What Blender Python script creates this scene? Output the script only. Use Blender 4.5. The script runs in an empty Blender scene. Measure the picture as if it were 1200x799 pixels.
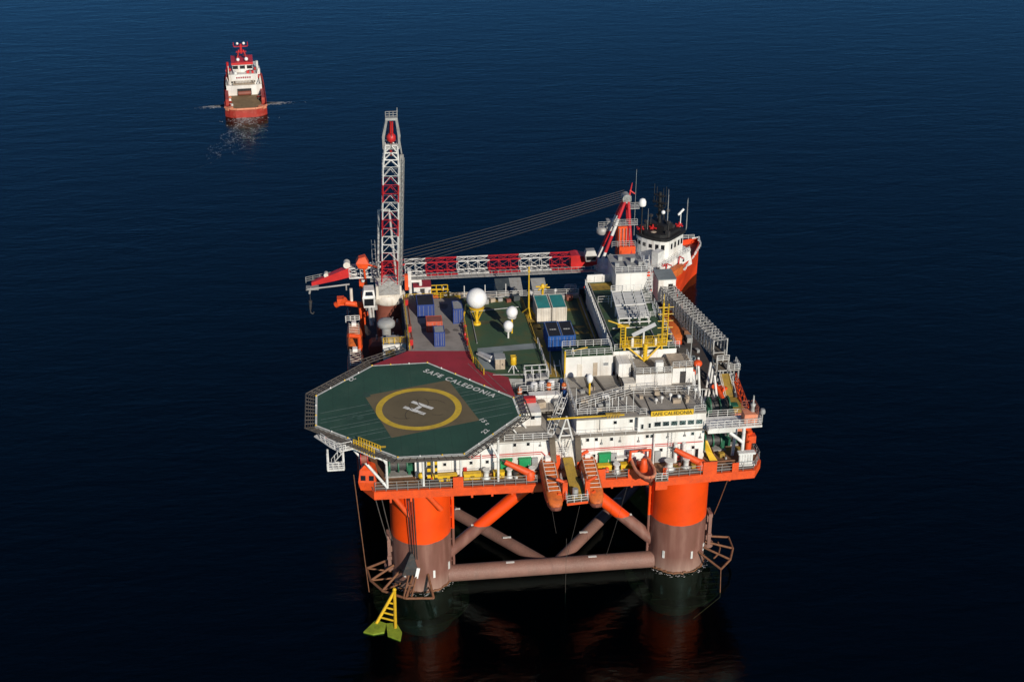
import bpy, math, random
from mathutils import Vector, Matrix
R=math.radians
random.seed(7)
sc=bpy.context.scene; col=sc.collection
# ---------------------------------------------------------------- camera
cd=bpy.data.cameras.new('camera'); cam=bpy.data.objects.new('camera',cd); col.objects.link(cam)
cam.location=(0,0,131); cam.rotation_euler=(R(90-26.5),0,R(-6.8))
cd.sensor_width=36; cd.lens=49.5; cd.clip_end=20000; cd.clip_start=1
sc.camera=cam
# ---------------------------------------------------------------- sky and sun
SUN_EL=24
sdir=Vector((.296*math.cos(R(SUN_EL)),-.955*math.cos(R(SUN_EL)),math.sin(R(SUN_EL))))   # towards the sun
w=bpy.data.worlds.new('World'); sc.world=w; w.use_nodes=True
nt=w.node_tree; sky=nt.nodes.new('ShaderNodeTexSky'); sky.sky_type='NISHITA'; sky.sun_disc=False
sky.sun_elevation=R(SUN_EL); sky.sun_rotation=math.atan2(.296,-.955); sky.dust_density=0; sky.air_density=.7; sky.ozone_density=7; sky.altitude=800
bg=nt.nodes['Background']; bg.inputs['Strength'].default_value=.064; nt.links.new(sky.outputs[0],bg.inputs[0])
sl=bpy.data.lights.new('sun','SUN'); sl.energy=4.6; sl.angle=R(.5); sl.color=(1,.91,.78)
so=bpy.data.objects.new('sun',sl); col.objects.link(so); so.rotation_euler=(-sdir).to_track_quat('-Z','Y').to_euler(); so.location=(100,-200,300)
vs=sc.view_settings; vs.view_transform='Standard'; vs.look='None'; vs.exposure=0.0; vs.gamma=1; vs.use_curve_mapping=False

# ---------------------------------------------------------------- materials
def mat(name,c,rough=.55,metal=0,dirt=None,amt=.5,scale=.6,streak=False,bump=0,vary=.12,fine=None,seam=None):
    """painted surface: base colour, broad tone variation, dirt or rust patches, optional weld seams"""
    m=bpy.data.materials.new(name); m.use_nodes=True; n=m.node_tree.nodes; l=m.node_tree.links
    b=n['Principled BSDF']; b.inputs['Roughness'].default_value=rough; b.inputs['Metallic'].default_value=metal
    tc=n.new('ShaderNodeTexCoord'); geo=n.new('ShaderNodeNewGeometry')
    def noise(sc_,det=4,stretch=None):
        t=n.new('ShaderNodeTexNoise'); t.inputs['Scale'].default_value=sc_; t.inputs['Detail'].default_value=det
        mp=n.new('ShaderNodeMapping'); l.new(geo.outputs['Position'],mp.inputs[0])
        if stretch: mp.inputs['Scale'].default_value=stretch
        l.new(mp.outputs[0],t.inputs['Vector']); return t.outputs['Fac']
    def ramp(f,a,bb):
        r=n.new('ShaderNodeMapRange'); r.inputs[1].default_value=a; r.inputs[2].default_value=bb; l.new(f,r.inputs[0]); r.clamp=True; return r.outputs[0]
    def mix(f,a,bb,mode='MIX'):
        x=n.new('ShaderNodeMix'); x.data_type='RGBA'; x.blend_type=mode
        for s,v in ((0,f),(6,a),(7,bb)):
            if isinstance(v,(int,float)): x.inputs[s].default_value=v
            elif isinstance(v,tuple): x.inputs[s].default_value=v+(1,) if len(v)==3 else v
            else: l.new(v,x.inputs[s])
        return x.outputs[2]
    dk=tuple(v*(1-vary*1.6) for v in c); lt=tuple(min(1,v*(1+vary)) for v in c)
    cc=mix(ramp(noise(scale*.6,5),.3,.7),dk,lt)
    if dirt:
        f=noise(scale*1.7,6,(1,1,.12) if streak else None)
        mm=n.new('ShaderNodeMath'); mm.operation='MULTIPLY'; mm.inputs[1].default_value=amt; l.new(ramp(f,.5,.72),mm.inputs[0])
        cc=mix(mm.outputs[0],cc,dirt)
    if fine:
        mm=n.new('ShaderNodeMath'); mm.operation='MULTIPLY'; mm.inputs[1].default_value=fine[1]; l.new(ramp(noise(5,3),.45,.75),mm.inputs[0])
        cc=mix(mm.outputs[0],cc,fine[0])
    if seam:
        for ax,period,wd in seam:
            sx=n.new('ShaderNodeSeparateXYZ'); l.new(geo.outputs['Position'],sx.inputs[0])
            a=n.new('ShaderNodeMath'); a.operation='PINGPONG'; a.inputs[1].default_value=period/2; l.new(sx.outputs[ax],a.inputs[0])
            g=n.new('ShaderNodeMath'); g.operation='LESS_THAN'; g.inputs[1].default_value=wd; l.new(a.outputs[0],g.inputs[0])
            g2=n.new('ShaderNodeMath'); g2.operation='MULTIPLY'; g2.inputs[1].default_value=.45; l.new(g.outputs[0],g2.inputs[0])
            cc=mix(g2.outputs[0],cc,tuple(v*.45 for v in c))
    l.new(cc,b.inputs['Base Color'])
    if bump:
        bp=n.new('ShaderNodeBump'); bp.inputs['Strength'].default_value=bump; bp.inputs['Distance'].default_value=.05; l.new(noise(6,4),bp.inputs['Height']); l.new(bp.outputs[0],b.inputs['Normal'])
    m['_c']=0; del m['_c']
    return m
RUST=(.16,.06,.025); GRIME=(.22,.19,.15)
M={}
def A(k,*a,**kw): M[k]=mat(k,*a,**kw)
A('white_paint',(.72,.71,.68),.5,dirt=(.42,.36,.29),amt=.55,scale=.35,streak=True,seam=((0,3.05,.05),))
A('trim_white',(.68,.68,.66),.5,dirt=(.4,.36,.3),amt=.4,scale=1.2)
A('dome_white',(.78,.78,.77),.4,vary=.03)
A('grey_paint',(.3,.31,.31),.6,dirt=GRIME,amt=.5,scale=.8)
A('galvanised',(.36,.36,.35),.55,.2,dirt=(.2,.17,.13),amt=.5,scale=1.2)
A('dark_steel',(.035,.035,.037),.6,dirt=(.1,.06,.04),amt=.5,scale=1.5)
A('black',(.012,.012,.013),.6)
A('orange_paint',(.8,.075,.004),.5,dirt=(.55,.075,.015),amt=.6,scale=.5,streak=True,fine=((.35,.07,.02),.12))
A('deck_orange',(.74,.078,.008),.55,dirt=(.55,.06,.015),amt=.6,scale=1.1,fine=((.3,.06,.02),.35))
A('boat_orange',(.6,.13,.02),.55,dirt=(.26,.07,.03),amt=.75,scale=1.1,fine=((.2,.07,.03),.4))
A('faded_orange',(.62,.22,.12),.6,dirt=(.5,.32,.25),amt=.6,scale=1.2)
A('red_brown',(.24,.075,.05),.6,dirt=(.15,.05,.03),amt=.5,scale=.8)
A('primer',(.22,.11,.085),.65,dirt=(.17,.1,.08),amt=.6,scale=.5,streak=True,fine=((.33,.22,.17),.35))
A('rust',(.2,.085,.04),.75,dirt=(.09,.04,.02),amt=.7,scale=1.2)
A('brown_deck',(.2,.1,.05),.75,dirt=(.1,.055,.03),amt=.8,scale=.5,fine=((.28,.16,.08),.4))
A('red_paint',(.52,.02,.02),.45,dirt=(.35,.02,.02),amt=.4,scale=1)
A('crane_red',(.5,.02,.028),.45,vary=.1)
A('maroon',(.3,.02,.035),.75,dirt=(.17,.02,.026),amt=.5,scale=.35,fine=((.3,.05,.05),.25))
A('heli_green',(.022,.072,.047),.75,dirt=(.045,.098,.066),amt=.6,scale=.2,fine=((.014,.04,.03),.45),seam=((0,2.4,.035),))
A('heli_brown',(.14,.11,.058),.8,dirt=(.1,.08,.045),amt=.6,scale=.3,fine=((.14,.11,.065),.4))
A('yellow_mark',(.62,.42,.035),.7,dirt=(.38,.27,.05),amt=.5,scale=.8)
A('white_mark',(.7,.7,.66),.7,dirt=(.35,.36,.33),amt=.6,scale=1.3)
A('line_pale',(.16,.22,.2),.7,dirt=(.05,.09,.075),amt=.9,scale=.8)
A('yellow_paint',(.68,.43,.015),.5,dirt=(.4,.25,.03),amt=.4,scale=1)
A('path_yellow',(.36,.23,.03),.75,dirt=(.17,.12,.04),amt=.8,scale=.6,fine=((.13,.09,.04),.4))
A('cargo_grey',(.25,.228,.21),.8,dirt=(.15,.137,.125),amt=.6,scale=.3,fine=((.24,.22,.2),.35),seam=((1,2.6,.03),))
A('deck_green',(.04,.085,.04),.75,dirt=(.085,.085,.03),amt=.75,scale=.28,fine=((.02,.05,.028),.4),seam=((1,2.9,.03),))
A('strip_grey',(.2,.235,.245),.75,dirt=(.13,.15,.155),amt=.5,scale=.6)
A('roof_grey',(.32,.295,.26),.8,dirt=(.19,.17,.14),amt=.7,scale=.4,fine=((.27,.25,.22),.35),seam=((1,1.3,.04),))
A('grate_brown',(.14,.115,.085),.8,dirt=(.08,.06,.045),amt=.6,scale=1,seam=((1,.9,.1),))
A('container_blue',(.028,.06,.24),.5,dirt=(.05,.07,.16),amt=.4,scale=1.5,streak=True)
A('bright_blue',(.012,.085,.33),.5,dirt=(.03,.08,.22),amt=.4,scale=1.5,streak=True)
A('container_orange',(.56,.1,.05),.55,dirt=(.35,.08,.05),amt=.5,scale=1.5,streak=True)
A('teal',(.03,.25,.24),.55,dirt=(.05,.18,.17),amt=.5,scale=1)
A('cream',(.66,.62,.55),.55,dirt=(.42,.36,.28),amt=.5,scale=1.2,streak=True)
A('tarp',(.012,.013,.018),.7,dirt=(.03,.03,.035),amt=.6,scale=1.4)
A('door_green',(.008,.25,.085),.5,vary=.06)
A('winch_green',(.01,.11,.055),.55,dirt=(.03,.06,.04),amt=.6,scale=2)
A('net_grey',(.085,.075,.065),.8,dirt=(.05,.045,.04),amt=.6,scale=1.5)
A('glass',(.012,.014,.018),.12)
A('weed',(.034,.03,.016),.9,dirt=(.016,.015,.009),amt=.9,scale=.7)
A('slate',(.05,.065,.075),.6,dirt=(.09,.1,.1),amt=.5,scale=1)
A('shade_steel',(.05,.042,.038),.8,dirt=(.11,.05,.03),amt=.6,scale=.8)  # steel darkened so its colour carries deep shade, plus rust patches
A('fluke',(.2,.27,.02),.6,dirt=(.09,.13,.02),amt=.6,scale=2)
A('beige',(.4,.33,.25),.7,dirt=(.25,.19,.13),amt=.6,scale=1)
A('tug_red',(.33,.026,.016),.5,dirt=(.5,.14,.09),amt=.4,scale=.7)
A('hull_orange',(.72,.055,.008),.45,dirt=(.5,.04,.015),amt=.4,scale=.4)
A('tug_deck',(.22,.15,.075),.85,dirt=(.13,.09,.05),amt=.7,scale=.6)
A('solar',(.28,.29,.3),.4,.2)
def column_paint():
    # orange top coat over brown antifouling, the paint line runs round at one height
    m=mat('column_paint',(.82,.068,.003),.42,dirt=(.7,.055,.004),amt=.5,scale=.4,streak=True)
    n=m.node_tree.nodes; l=m.node_tree.links; b=n['Principled BSDF']
    top=b.inputs['Base Color'].links[0].from_socket
    p=M['primer'].node_tree
    geo=n.new('ShaderNodeNewGeometry'); sx=n.new('ShaderNodeSeparateXYZ'); l.new(geo.outputs['Position'],sx.inputs[0])
    t=n.new('ShaderNodeTexNoise'); t.inputs['Scale'].default_value=.8; t.inputs['Detail'].default_value=6
    mp=n.new('ShaderNodeMapping'); mp.inputs['Scale'].default_value=(1,1,.2); l.new(geo.outputs['Position'],mp.inputs[0]); l.new(mp.outputs[0],t.inputs['Vector'])
    cr=n.new('ShaderNodeValToRGB'); l.new(t.outputs['Fac'],cr.inputs[0])
    cr.color_ramp.elements[0].color=(.15,.07,.05,1); cr.color_ramp.elements[0].position=.3
    cr.color_ramp.elements[1].color=(.255,.13,.1,1); cr.color_ramp.elements[1].position=.7
    e=cr.color_ramp.elements.new(.5); e.color=(.19,.085,.065,1)
    # paler, patchy brown just above the water
    mr=n.new('ShaderNodeMapRange'); mr.inputs[1].default_value=3.2; mr.inputs[2].default_value=.6; l.new(sx.outputs[2],mr.inputs[0])
    mm=n.new('ShaderNodeMath'); mm.operation='MULTIPLY'; l.new(mr.outputs[0],mm.inputs[0]); l.new(t.outputs['Fac'],mm.inputs[1])
    x0=n.new('ShaderNodeMix'); x0.data_type='RGBA'; l.new(mm.outputs[0],x0.inputs[0]); l.new(cr.outputs[0],x0.inputs[6]); x0.inputs[7].default_value=(.38,.26,.21,1)
    lt=n.new('ShaderNodeMath'); lt.operation='LESS_THAN'; lt.inputs[1].default_value=9.2
    jz=n.new('ShaderNodeMath'); jz.operation='MULTIPLY_ADD'; jz.inputs[1].default_value=.35; l.new(t.outputs['Fac'],jz.inputs[0]); l.new(sx.outputs[2],jz.inputs[2]); l.new(jz.outputs[0],lt.inputs[0])
    ug=n.new('ShaderNodeMath'); ug.operation='LESS_THAN'; ug.inputs[1].default_value=.95
    jg=n.new('ShaderNodeMath'); jg.operation='MULTIPLY_ADD'; jg.inputs[1].default_value=1.1; l.new(t.outputs['Fac'],jg.inputs[0]); l.new(sx.outputs[2],jg.inputs[2]); l.new(jg.outputs[0],ug.inputs[0])
    x=n.new('ShaderNodeMix'); x.data_type='RGBA'; l.new(lt.outputs[0],x.inputs[0]); l.new(top,x.inputs[6]); l.new(x0.outputs[2],x.inputs[7])
    x2=n.new('ShaderNodeMix'); x2.data_type='RGBA'; l.new(ug.outputs[0],x2.inputs[0]); l.new(x.outputs[2],x2.inputs[6]); x2.inputs[7].default_value=(.03,.026,.016,1)
    l.new(x2.outputs[2],b.inputs['Base Color']); M['column_paint']=m
A('cargo_stain',(.12,.108,.1),.8,vary=.2)
A('green_stain',(.075,.08,.035),.75,vary=.3,dirt=(.05,.07,.03),amt=.6,scale=1.5)
A('pad_stain',(.032,.075,.055),.7,vary=.2)
A('scuff',(.07,.055,.035),.85,dirt=(.115,.085,.045),amt=.9,scale=2)
column_paint()

# ---------------------------------------------------------------- mesh helpers
class MB:
    def __init__(s): s.v=[]; s.f=[]; s.m=[]; s.s=[]; s.mi=0; s.done=[]
    def cut(s):
        # close the piece built so far: build() links every piece as a mesh of its own
        if s.f: s.done.append((s.v,s.f,s.m,s.s)); s.v=[]; s.f=[]; s.m=[]; s.s=[]
        return s
    def q(s,vs,fs,smooth=False):
        o=len(s.v); s.v+= [tuple(v) for v in vs]
        for f in fs: s.f.append([i+o for i in f]); s.m.append(s.mi); s.s.append(smooth)
        return s
    def box(s,x0,x1,y0,y1,z0,z1):
        return s.q([(x0,y0,z0),(x1,y0,z0),(x1,y1,z0),(x0,y1,z0),(x0,y0,z1),(x1,y0,z1),(x1,y1,z1),(x0,y1,z1)],
            [(0,3,2,1),(4,5,6,7),(0,1,5,4),(1,2,6,5),(2,3,7,6),(3,0,4,7)])
    def rbox(s,c,sz,rz=0,rx=0,ry=0):
        mt=Matrix.Translation(c)@Matrix.Rotation(rz,4,'Z')@Matrix.Rotation(ry,4,'Y')@Matrix.Rotation(rx,4,'X')
        a,b,h=[v/2 for v in sz]
        P=[(-a,-b,-h),(a,-b,-h),(a,b,-h),(-a,b,-h),(-a,-b,h),(a,-b,h),(a,b,h),(-a,b,h)]
        return s.q([mt@Vector(p) for p in P],[(0,3,2,1),(4,5,6,7),(0,1,5,4),(1,2,6,5),(2,3,7,6),(3,0,4,7)])
    def tube(s,p,q,r,n=8,r2=None,cap=True):
        p=Vector(p); q=Vector(q); d=q-p
        if d.length<1e-6: return s
        r2=r if r2 is None else r2
        z=d.normalized(); a=z.orthogonal().normalized(); b=z.cross(a)
        if n==4: a,b=(a+b).normalized(),(b-a).normalized()
        vs=[]
        for k in range(n):
            t=2*math.pi*k/n; e=a*math.cos(t)+b*math.sin(t); vs+=[p+e*r,q+e*r2]
        s.q(vs,[(2*k,2*((k+1)%n),2*((k+1)%n)+1,2*k+1) for k in range(n)],n>5)
        if cap:
            s.q(vs[0::2],[tuple(range(n))[::-1]]); s.q(vs[1::2],[tuple(range(n))])
        return s
    def bar(s,p,q,w): return s.tube(p,q,w*.62,4)
    def poly(s,pts,w,n=4):
        for a,b in zip(pts[:-1],pts[1:]): s.tube(a,b,w,n)
        return s
    def lathe(s,c,prof,n=20):
        c=Vector(c); vs=[]
        for r,z in prof:
            for k in range(n):
                t=2*math.pi*k/n; vs.append(c+Vector((r*math.cos(t),r*math.sin(t),z)))
        fs=[]
        for i in range(len(prof)-1):
            for k in range(n): fs.append((i*n+k,i*n+(k+1)%n,(i+1)*n+(k+1)%n,(i+1)*n+k))
        s.q(vs,fs,True)
        s.q(vs[:n],[tuple(range(n))[::-1]]); s.q(vs[-n:],[tuple(range(n))])
        return s
    def ball(s,c,r,n=20,sz=1,lo=-1.0):
        return s.lathe(c,[(max(.02,r*math.cos(t)),r*sz*math.sin(t)) for t in [lo*1.5708+(1-lo)*1.5708*i/12 for i in range(13)]],n)
    def prism(s,pts,z0,z1,top=None,bot=True):
        n=len(pts); vs=[(x,y,z0) for x,y in pts]+[(x,y,z1) for x,y in pts]
        s.q(vs,[(i,(i+1)%n,(i+1)%n+n,i+n) for i in range(n)])
        k=s.mi
        if top is not None: s.mi=top
        s.q(vs[n:],[tuple(range(n))]); s.mi=k
        if bot: s.q(vs[:n],[tuple(range(n))[::-1]])
        return s
    def sheet(s,pts,z): return s.q([(x,y,z) for x,y in pts],[tuple(range(len(pts)))])
    def loft(s,secs,closed=True,smooth=True,caps=True):
        n=len(secs[0]); vs=[p for S in secs for p in S]; fs=[]
        for i in range(len(secs)-1):
            for k in range(n if closed else n-1):
                fs.append((i*n+k,i*n+(k+1)%n,(i+1)*n+(k+1)%n,(i+1)*n+k))
        s.q(vs,fs,smooth)
        if caps: s.q(secs[0],[tuple(range(n))[::-1]]); s.q(secs[-1],[tuple(range(n))])
        return s
    def rail(s,pts,h=1.1,sp=1.7,w=.045,n=3,closed=False):
        s.cut()
        if closed: pts=list(pts)+[pts[0]]
        for a,b in zip(pts[:-1],pts[1:]):
            a=Vector(a); b=Vector(b); L=(b-a).length; k=max(1,round(L/sp))
            for i in range(k+1):
                p=a.lerp(b,i/k); s.tube(p,p+Vector((0,0,h)),w,4,cap=False)
            for j in range(n):
                z=Vector((0,0,h*(j+1)/n)); s.tube(a+z,b+z,w*.85,4,cap=False)
        return s.cut()
    def ladder(s,p,q,side,w=.5,r=.05,sp=.5):
        p=Vector(p); q=Vector(q); sd=Vector(side).normalized()*w/2
        s.tube(p-sd,q-sd,r,4); s.tube(p+sd,q+sd,r,4)
        k=int((q-p).length/sp)
        for i in range(1,k): c=p.lerp(q,i/k); s.tube(c-sd,c+sd,r*.7,4)
        return s
    def stair(s,p,q,side,w=.9):
        s.cut(); p=Vector(p); q=Vector(q); sd=Vector(side).normalized()*w/2
        for e in (-1,1):
            s.tube(p+sd*e,q+sd*e,.08,4)
            up=Vector((0,0,1)); s.tube(p+sd*e+up,q+sd*e+up,.045,4)
            for i in range(4): c=p.lerp(q,i/3)+sd*e; s.tube(c,c+up,.04,4)
        k=max(2,int(abs(q.z-p.z)/.35))
        for i in range(k+1): c=p.lerp(q,i/k); s.tube(c-sd,c+sd,.09,4)
        return s.cut()
    def truss(s,p,q,w,h,n,up=(0,0,1),rc=.12,rb=.07,cols=None,w2=None,h2=None):
        p=Vector(p); q=Vector(q); d=(q-p).normalized(); u=Vector(up); sd=d.cross(u).normalized(); u=sd.cross(d).normalized()
        w2=w if w2 is None else w2; h2=h if h2 is None else h2
        def cr(t):
            c=p.lerp(q,t); a=w+(w2-w)*t; b=h+(h2-h)*t
            return [c+sd*a/2*i+u*b/2*j for i,j in ((-1,-1),(1,-1),(1,1),(-1,1))]
        for i in range(n):
            if cols: s.mi=cols[min(len(cols)-1,int(i*len(cols)/n))]
            A_=cr(i/n); B_=cr((i+1)/n)
            for k in range(4):
                s.tube(A_[k],B_[k],rc,5,cap=False)
                k2=(k+1)%4
                mid=(B_[k]+B_[k2])/2; m0=(A_[k]+A_[k2])/2
                s.tube(A_[k],mid,rb,4,cap=False); s.tube(A_[k2],mid,rb,4,cap=False)
                s.tube(B_[k],B_[k2],rb,4,cap=False)
        return s
    def build(s,name,mats,parent=None,loc=None):
        s.cut(); obs=[]
        if isinstance(mats,str): mats=[mats]
        o_=ORG.get(parent.name,Vector()) if parent else Vector(loc or (0,0,0))
        for v,f,m,sm_ in s.done:
            me=bpy.data.meshes.new(name)
            me.from_pydata([tuple(Vector(p)-o_) for p in v],[],f)
            for k in mats: me.materials.append(M[k])
            me.polygons.foreach_set('material_index',m); me.polygons.foreach_set('use_smooth',sm_); me.update()
            ob=bpy.data.objects.new(name,me); col.objects.link(ob); obs.append(ob)
            if parent: ob.parent=parent; ORG[ob.name]=o_
            else: ob.location=o_
        return obs[0]
ORG={}
def tag(o,label,cat=None,group=None,kind=None):
    if label: o['label']=label
    if cat: o['category']=cat
    if group: o['group']=group
    if kind: o['kind']=kind
    return o
def thing(name,label,cat,loc=(0,0,0),rz=0,group=None,local=False):
    o=bpy.data.objects.new(name,None); col.objects.link(o); o.location=loc; o.rotation_euler=(0,0,rz); o.empty_display_size=.5
    ORG[o.name]=Vector() if local else Vector(loc)
    return tag(o,label,cat,group)
def copy_tree(o,parent=None):
    c=o.copy(); col.objects.link(c)
    if parent: c.parent=parent
    for ch in list(o.children): copy_tree(ch,c)
    return c
def text_mesh(name,body,size,material,parent,loc,rot,width=None,extrude=.0,bold=0,spacing=1.0):
    cu=bpy.data.curves.new('lettering','FONT'); cu.body=body; cu.size=size; cu.extrude=extrude; cu.offset=bold; cu.space_character=spacing
    t=bpy.data.objects.new('lettering',cu); col.objects.link(t)
    bpy.context.view_layer.update()
    me=bpy.data.meshes.new_from_object(t.evaluated_get(bpy.context.evaluated_depsgraph_get()))
    bpy.data.objects.remove(t)
    xs=[v.co.x for v in me.vertices]; k=width/(max(xs)-min(xs)) if width else 1; x0=min(xs)
    mt=Matrix.Translation(Vector(loc)-ORG[parent.name])@rot.to_4x4()
    for v in me.vertices: v.co=mt@Vector(((v.co.x-x0)*k,v.co.y,v.co.z))
    me.materials.clear(); me.materials.append(M[material])
    o=bpy.data.objects.new(name,me); col.objects.link(o); o.parent=parent; ORG[o.name]=ORG[parent.name]; return o
# ---------------------------------------------------------------- sea
def water_mat():
    m=bpy.data.materials.new('sea_water'); m.use_nodes=True; n=m.node_tree.nodes; l=m.node_tree.links
    n.clear(); out=n.new('ShaderNodeOutputMaterial')
    geo=n.new('ShaderNodeNewGeometry')
    def noise(s,det,st=(1,1,1),rot=0,dist=0):
        t=n.new('ShaderNodeTexNoise'); t.inputs['Scale'].default_value=s; t.inputs['Detail'].default_value=det; t.inputs['Distortion'].default_value=dist
        mp=n.new('ShaderNodeMapping'); mp.inputs['Scale'].default_value=st; mp.inputs['Rotation'].default_value=(0,0,rot)
        l.new(geo.outputs['Position'],mp.inputs[0]); l.new(mp.outputs[0],t.inputs['Vector']); return t.outputs['Fac']
    def math_(op,a,b=None):
        x=n.new('ShaderNodeMath'); x.operation=op
        for i,v in enumerate((a,b)):
            if v is None: continue
            if isinstance(v,(int,float)): x.inputs[i].default_value=v
            else: l.new(v,x.inputs[i])
        return x.outputs[0]
    h=math_('ADD',math_('MULTIPLY',noise(.35,4,(1,2.2,1),R(12)),1.0),math_('MULTIPLY',noise(1.3,3,(1,1.7,1),R(-20)),.22))
    h=math_('ADD',h,math_('MULTIPLY',noise(.07,4,(1,2.8,1),R(18),.4),2.4))
    bp=n.new('ShaderNodeBump'); bp.inputs['Strength'].default_value=.5; bp.inputs['Distance'].default_value=.16; l.new(h,bp.inputs['Height'])
    wp=n.new('ShaderNodeMapRange'); wp.inputs[1].default_value=.35; wp.inputs[2].default_value=.68; wp.inputs[3].default_value=.28; wp.inputs[4].default_value=.42; l.new(noise(.012,4,(1,2.4,1),R(24),.6),wp.inputs[0]); l.new(wp.outputs[0],bp.inputs['Strength'])
    fr=n.new('ShaderNodeFresnel'); fr.inputs['IOR'].default_value=1.333; io=n.new('ShaderNodeMath'); io.operation='MULTIPLY_ADD'; io.inputs[1].default_value=-.583; io.inputs[2].default_value=1.333; l.new(geo.outputs['Backfacing'],io.inputs[0]); l.new(io.outputs[0],fr.inputs['IOR']); l.new(bp.outputs[0],fr.inputs['Normal'])
    gl=n.new('ShaderNodeBsdfGlossy'); gl.inputs['Roughness'].default_value=.12; gl.inputs['Color'].default_value=(.56,.97,1,1); l.new(bp.outputs[0],gl.inputs['Normal'])  # blue-green tint put into the reflection to deepen the mirrored sky
    df=n.new('ShaderNodeBsdfDiffuse'); df.inputs[0].default_value=(.0,.0006,.0014,1)
    tr=n.new('ShaderNodeBsdfTransparent'); tr.inputs[0].default_value=(.55,.85,.8,1)
    mx=n.new('ShaderNodeMixShader'); mx.inputs[0].default_value=.52; l.new(df.outputs[0],mx.inputs[1]); l.new(tr.outputs[0],mx.inputs[2])
    m2=n.new('ShaderNodeMixShader'); l.new(fr.outputs[0],m2.inputs[0]); l.new(mx.outputs[0],m2.inputs[1]); l.new(gl.outputs[0],m2.inputs[2])
    l.new(m2.outputs[0],out.inputs[0]); M['sea_water']=m
    # white foam: broken streaks, clear between
    m=bpy.data.materials.new('foam'); m.use_nodes=True; n=m.node_tree.nodes; l=m.node_tree.links
    b=n['Principled BSDF']; b.inputs['Base Color'].default_value=(.72,.74,.75,1); b.inputs['Roughness'].default_value=.9
    M['foam']=m
water_mat()
sm=MB(); S=9000
sm.q([(-S,-S,0),(S,-S,0),(S,S,0),(-S,S,0)],[(0,1,2,3)])
tag(sm.build('sea','sea_water'),None,kind='structure')
sb=MB(); sb.q([(-S,-S,-45),(S,-S,-45),(S,S,-45),(-S,S,-45)],[(0,1,2,3)])
M['seabed']=mat('seabed',(.00008,.0002,.0004),.9); M['seabed'].node_tree.nodes['Principled BSDF'].inputs['Specular IOR Level'].default_value=0; M['weed'].node_tree.nodes['Principled BSDF'].inputs['Specular IOR Level'].default_value=0
tag(sb.build('seabed','seabed'),None,kind='structure')

# ---------------------------------------------------------------- the platform's floating hull
CL=(7.5,180.9); CR=(47.7,181.0)
P=thing('accommodation_platform','huge orange semi-submersible platform standing on thick two-tone columns in the sea','oil platform',(27.5,208,0))
for cx,cy in (CL,CR,(7.5,233),(47.7,233)):
    r=4.62 if cx<20 else 4.45
    c=MB(); c.lathe((cx,cy,0),[(r,-8),(r,0),(r,9),(r,18.2)],64); co=c.build('column','column_paint',P)
    if cy<200:
        s=1 if cx<20 else -1
        d=MB(); x=cx+s*(r+.28); d.tube((x,cy-.6,.3),(x,cy-.6,17.8),.22,8)
        for z in range(1,18,2): d.tube((x,cy-.6,z),(x-s*.5,cy-.5,z),.1,6)
        d.build('fender_pipe','column_paint',co)
        d=MB()
        for a in (R(-70),R(-128),R(-30)):
            d.rbox((cx+math.cos(a)*(r+.05),cy+math.sin(a)*(r+.05),3.4),(.12,.35,1.3),a).cut()
        d.build('draught_mark','trim_white',co)
        d=MB()                                    # ring of pipes and debris at the waterline
        for k in range(26):
            a=R(-160+k*5.6); rr=r+.12
            d.tube((cx+rr*math.cos(a),cy+rr*math.sin(a),.35+random.uniform(-.2,.2)),(cx+rr*math.cos(a+.11),cy+rr*math.sin(a+.11),.35+random.uniform(-.2,.2)),random.uniform(.08,.2),5)
        d.build('waterline_band','rust',co)
# submerged pontoons with rounded ends
for cx,w_ in ((7.3,7.6),(48.2,7.6)):
    pts=[]
    for k in range(25):
        a=math.pi+math.pi*k/24; pts.append((cx+w_*math.cos(a),182.3+w_*math.sin(a)))
    for k in range(25):
        a=math.pi*k/24; pts.append((cx+w_*math.cos(a),232+w_*math.sin(a)))
    pm=MB(); pm.prism(pts,-5.4,-4.9)
    for k in range(9):
        y=177+k*1.5; hw=math.sqrt(max(.1,w_**2-max(0,182.3-y)**2))-.3
        pm.tube((cx-hw,y,-4.8),(cx+hw,y,-4.8),.14,4)
    for k in range(-4,5): pm.tube((cx+k*1.55,177.5,-4.8),(cx+k*1.55,189,-4.8),.14,4)
    pm.build('pontoon','weed',P)
def brace(a,b,r,m): 
    t=MB(); t.tube(a,b,r,28)
    d=(Vector(b)-Vector(a)); 
    o=t.build('brace',m,P)
    k=MB()
    for f in (.3,.7):
        c=Vector(a)+d*f; k.rbox(c+Vector((0,-.1,r)),(1.3,.35,.1)).cut()
    k.build('anode','trim_white',o)
    return o
brace((11.4,179.6,1.15),(43.8,179.6,1.15),1.32,'primer')
brace((7.5,226,1.15),(47.7,226,1.15),1.3,'primer')
brace((11.0,180.9,3.6),(27.2,180.9,18.3),.98,'column_paint')
brace((44.2,180.9,3.6),(29.2,180.9,18.3),.98,'column_paint')
brace((27.0,180,1.15),(8.5,203,1.15),.95,'primer')
brace((28.4,180,1.15),(46.7,203,1.15),.95,'primer')
brace((7.5,185,1.15),(7.5,229,1.15),1.1,'primer'); brace((47.7,185,1.15),(47.7,229,1.15),1.1,'primer')
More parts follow.
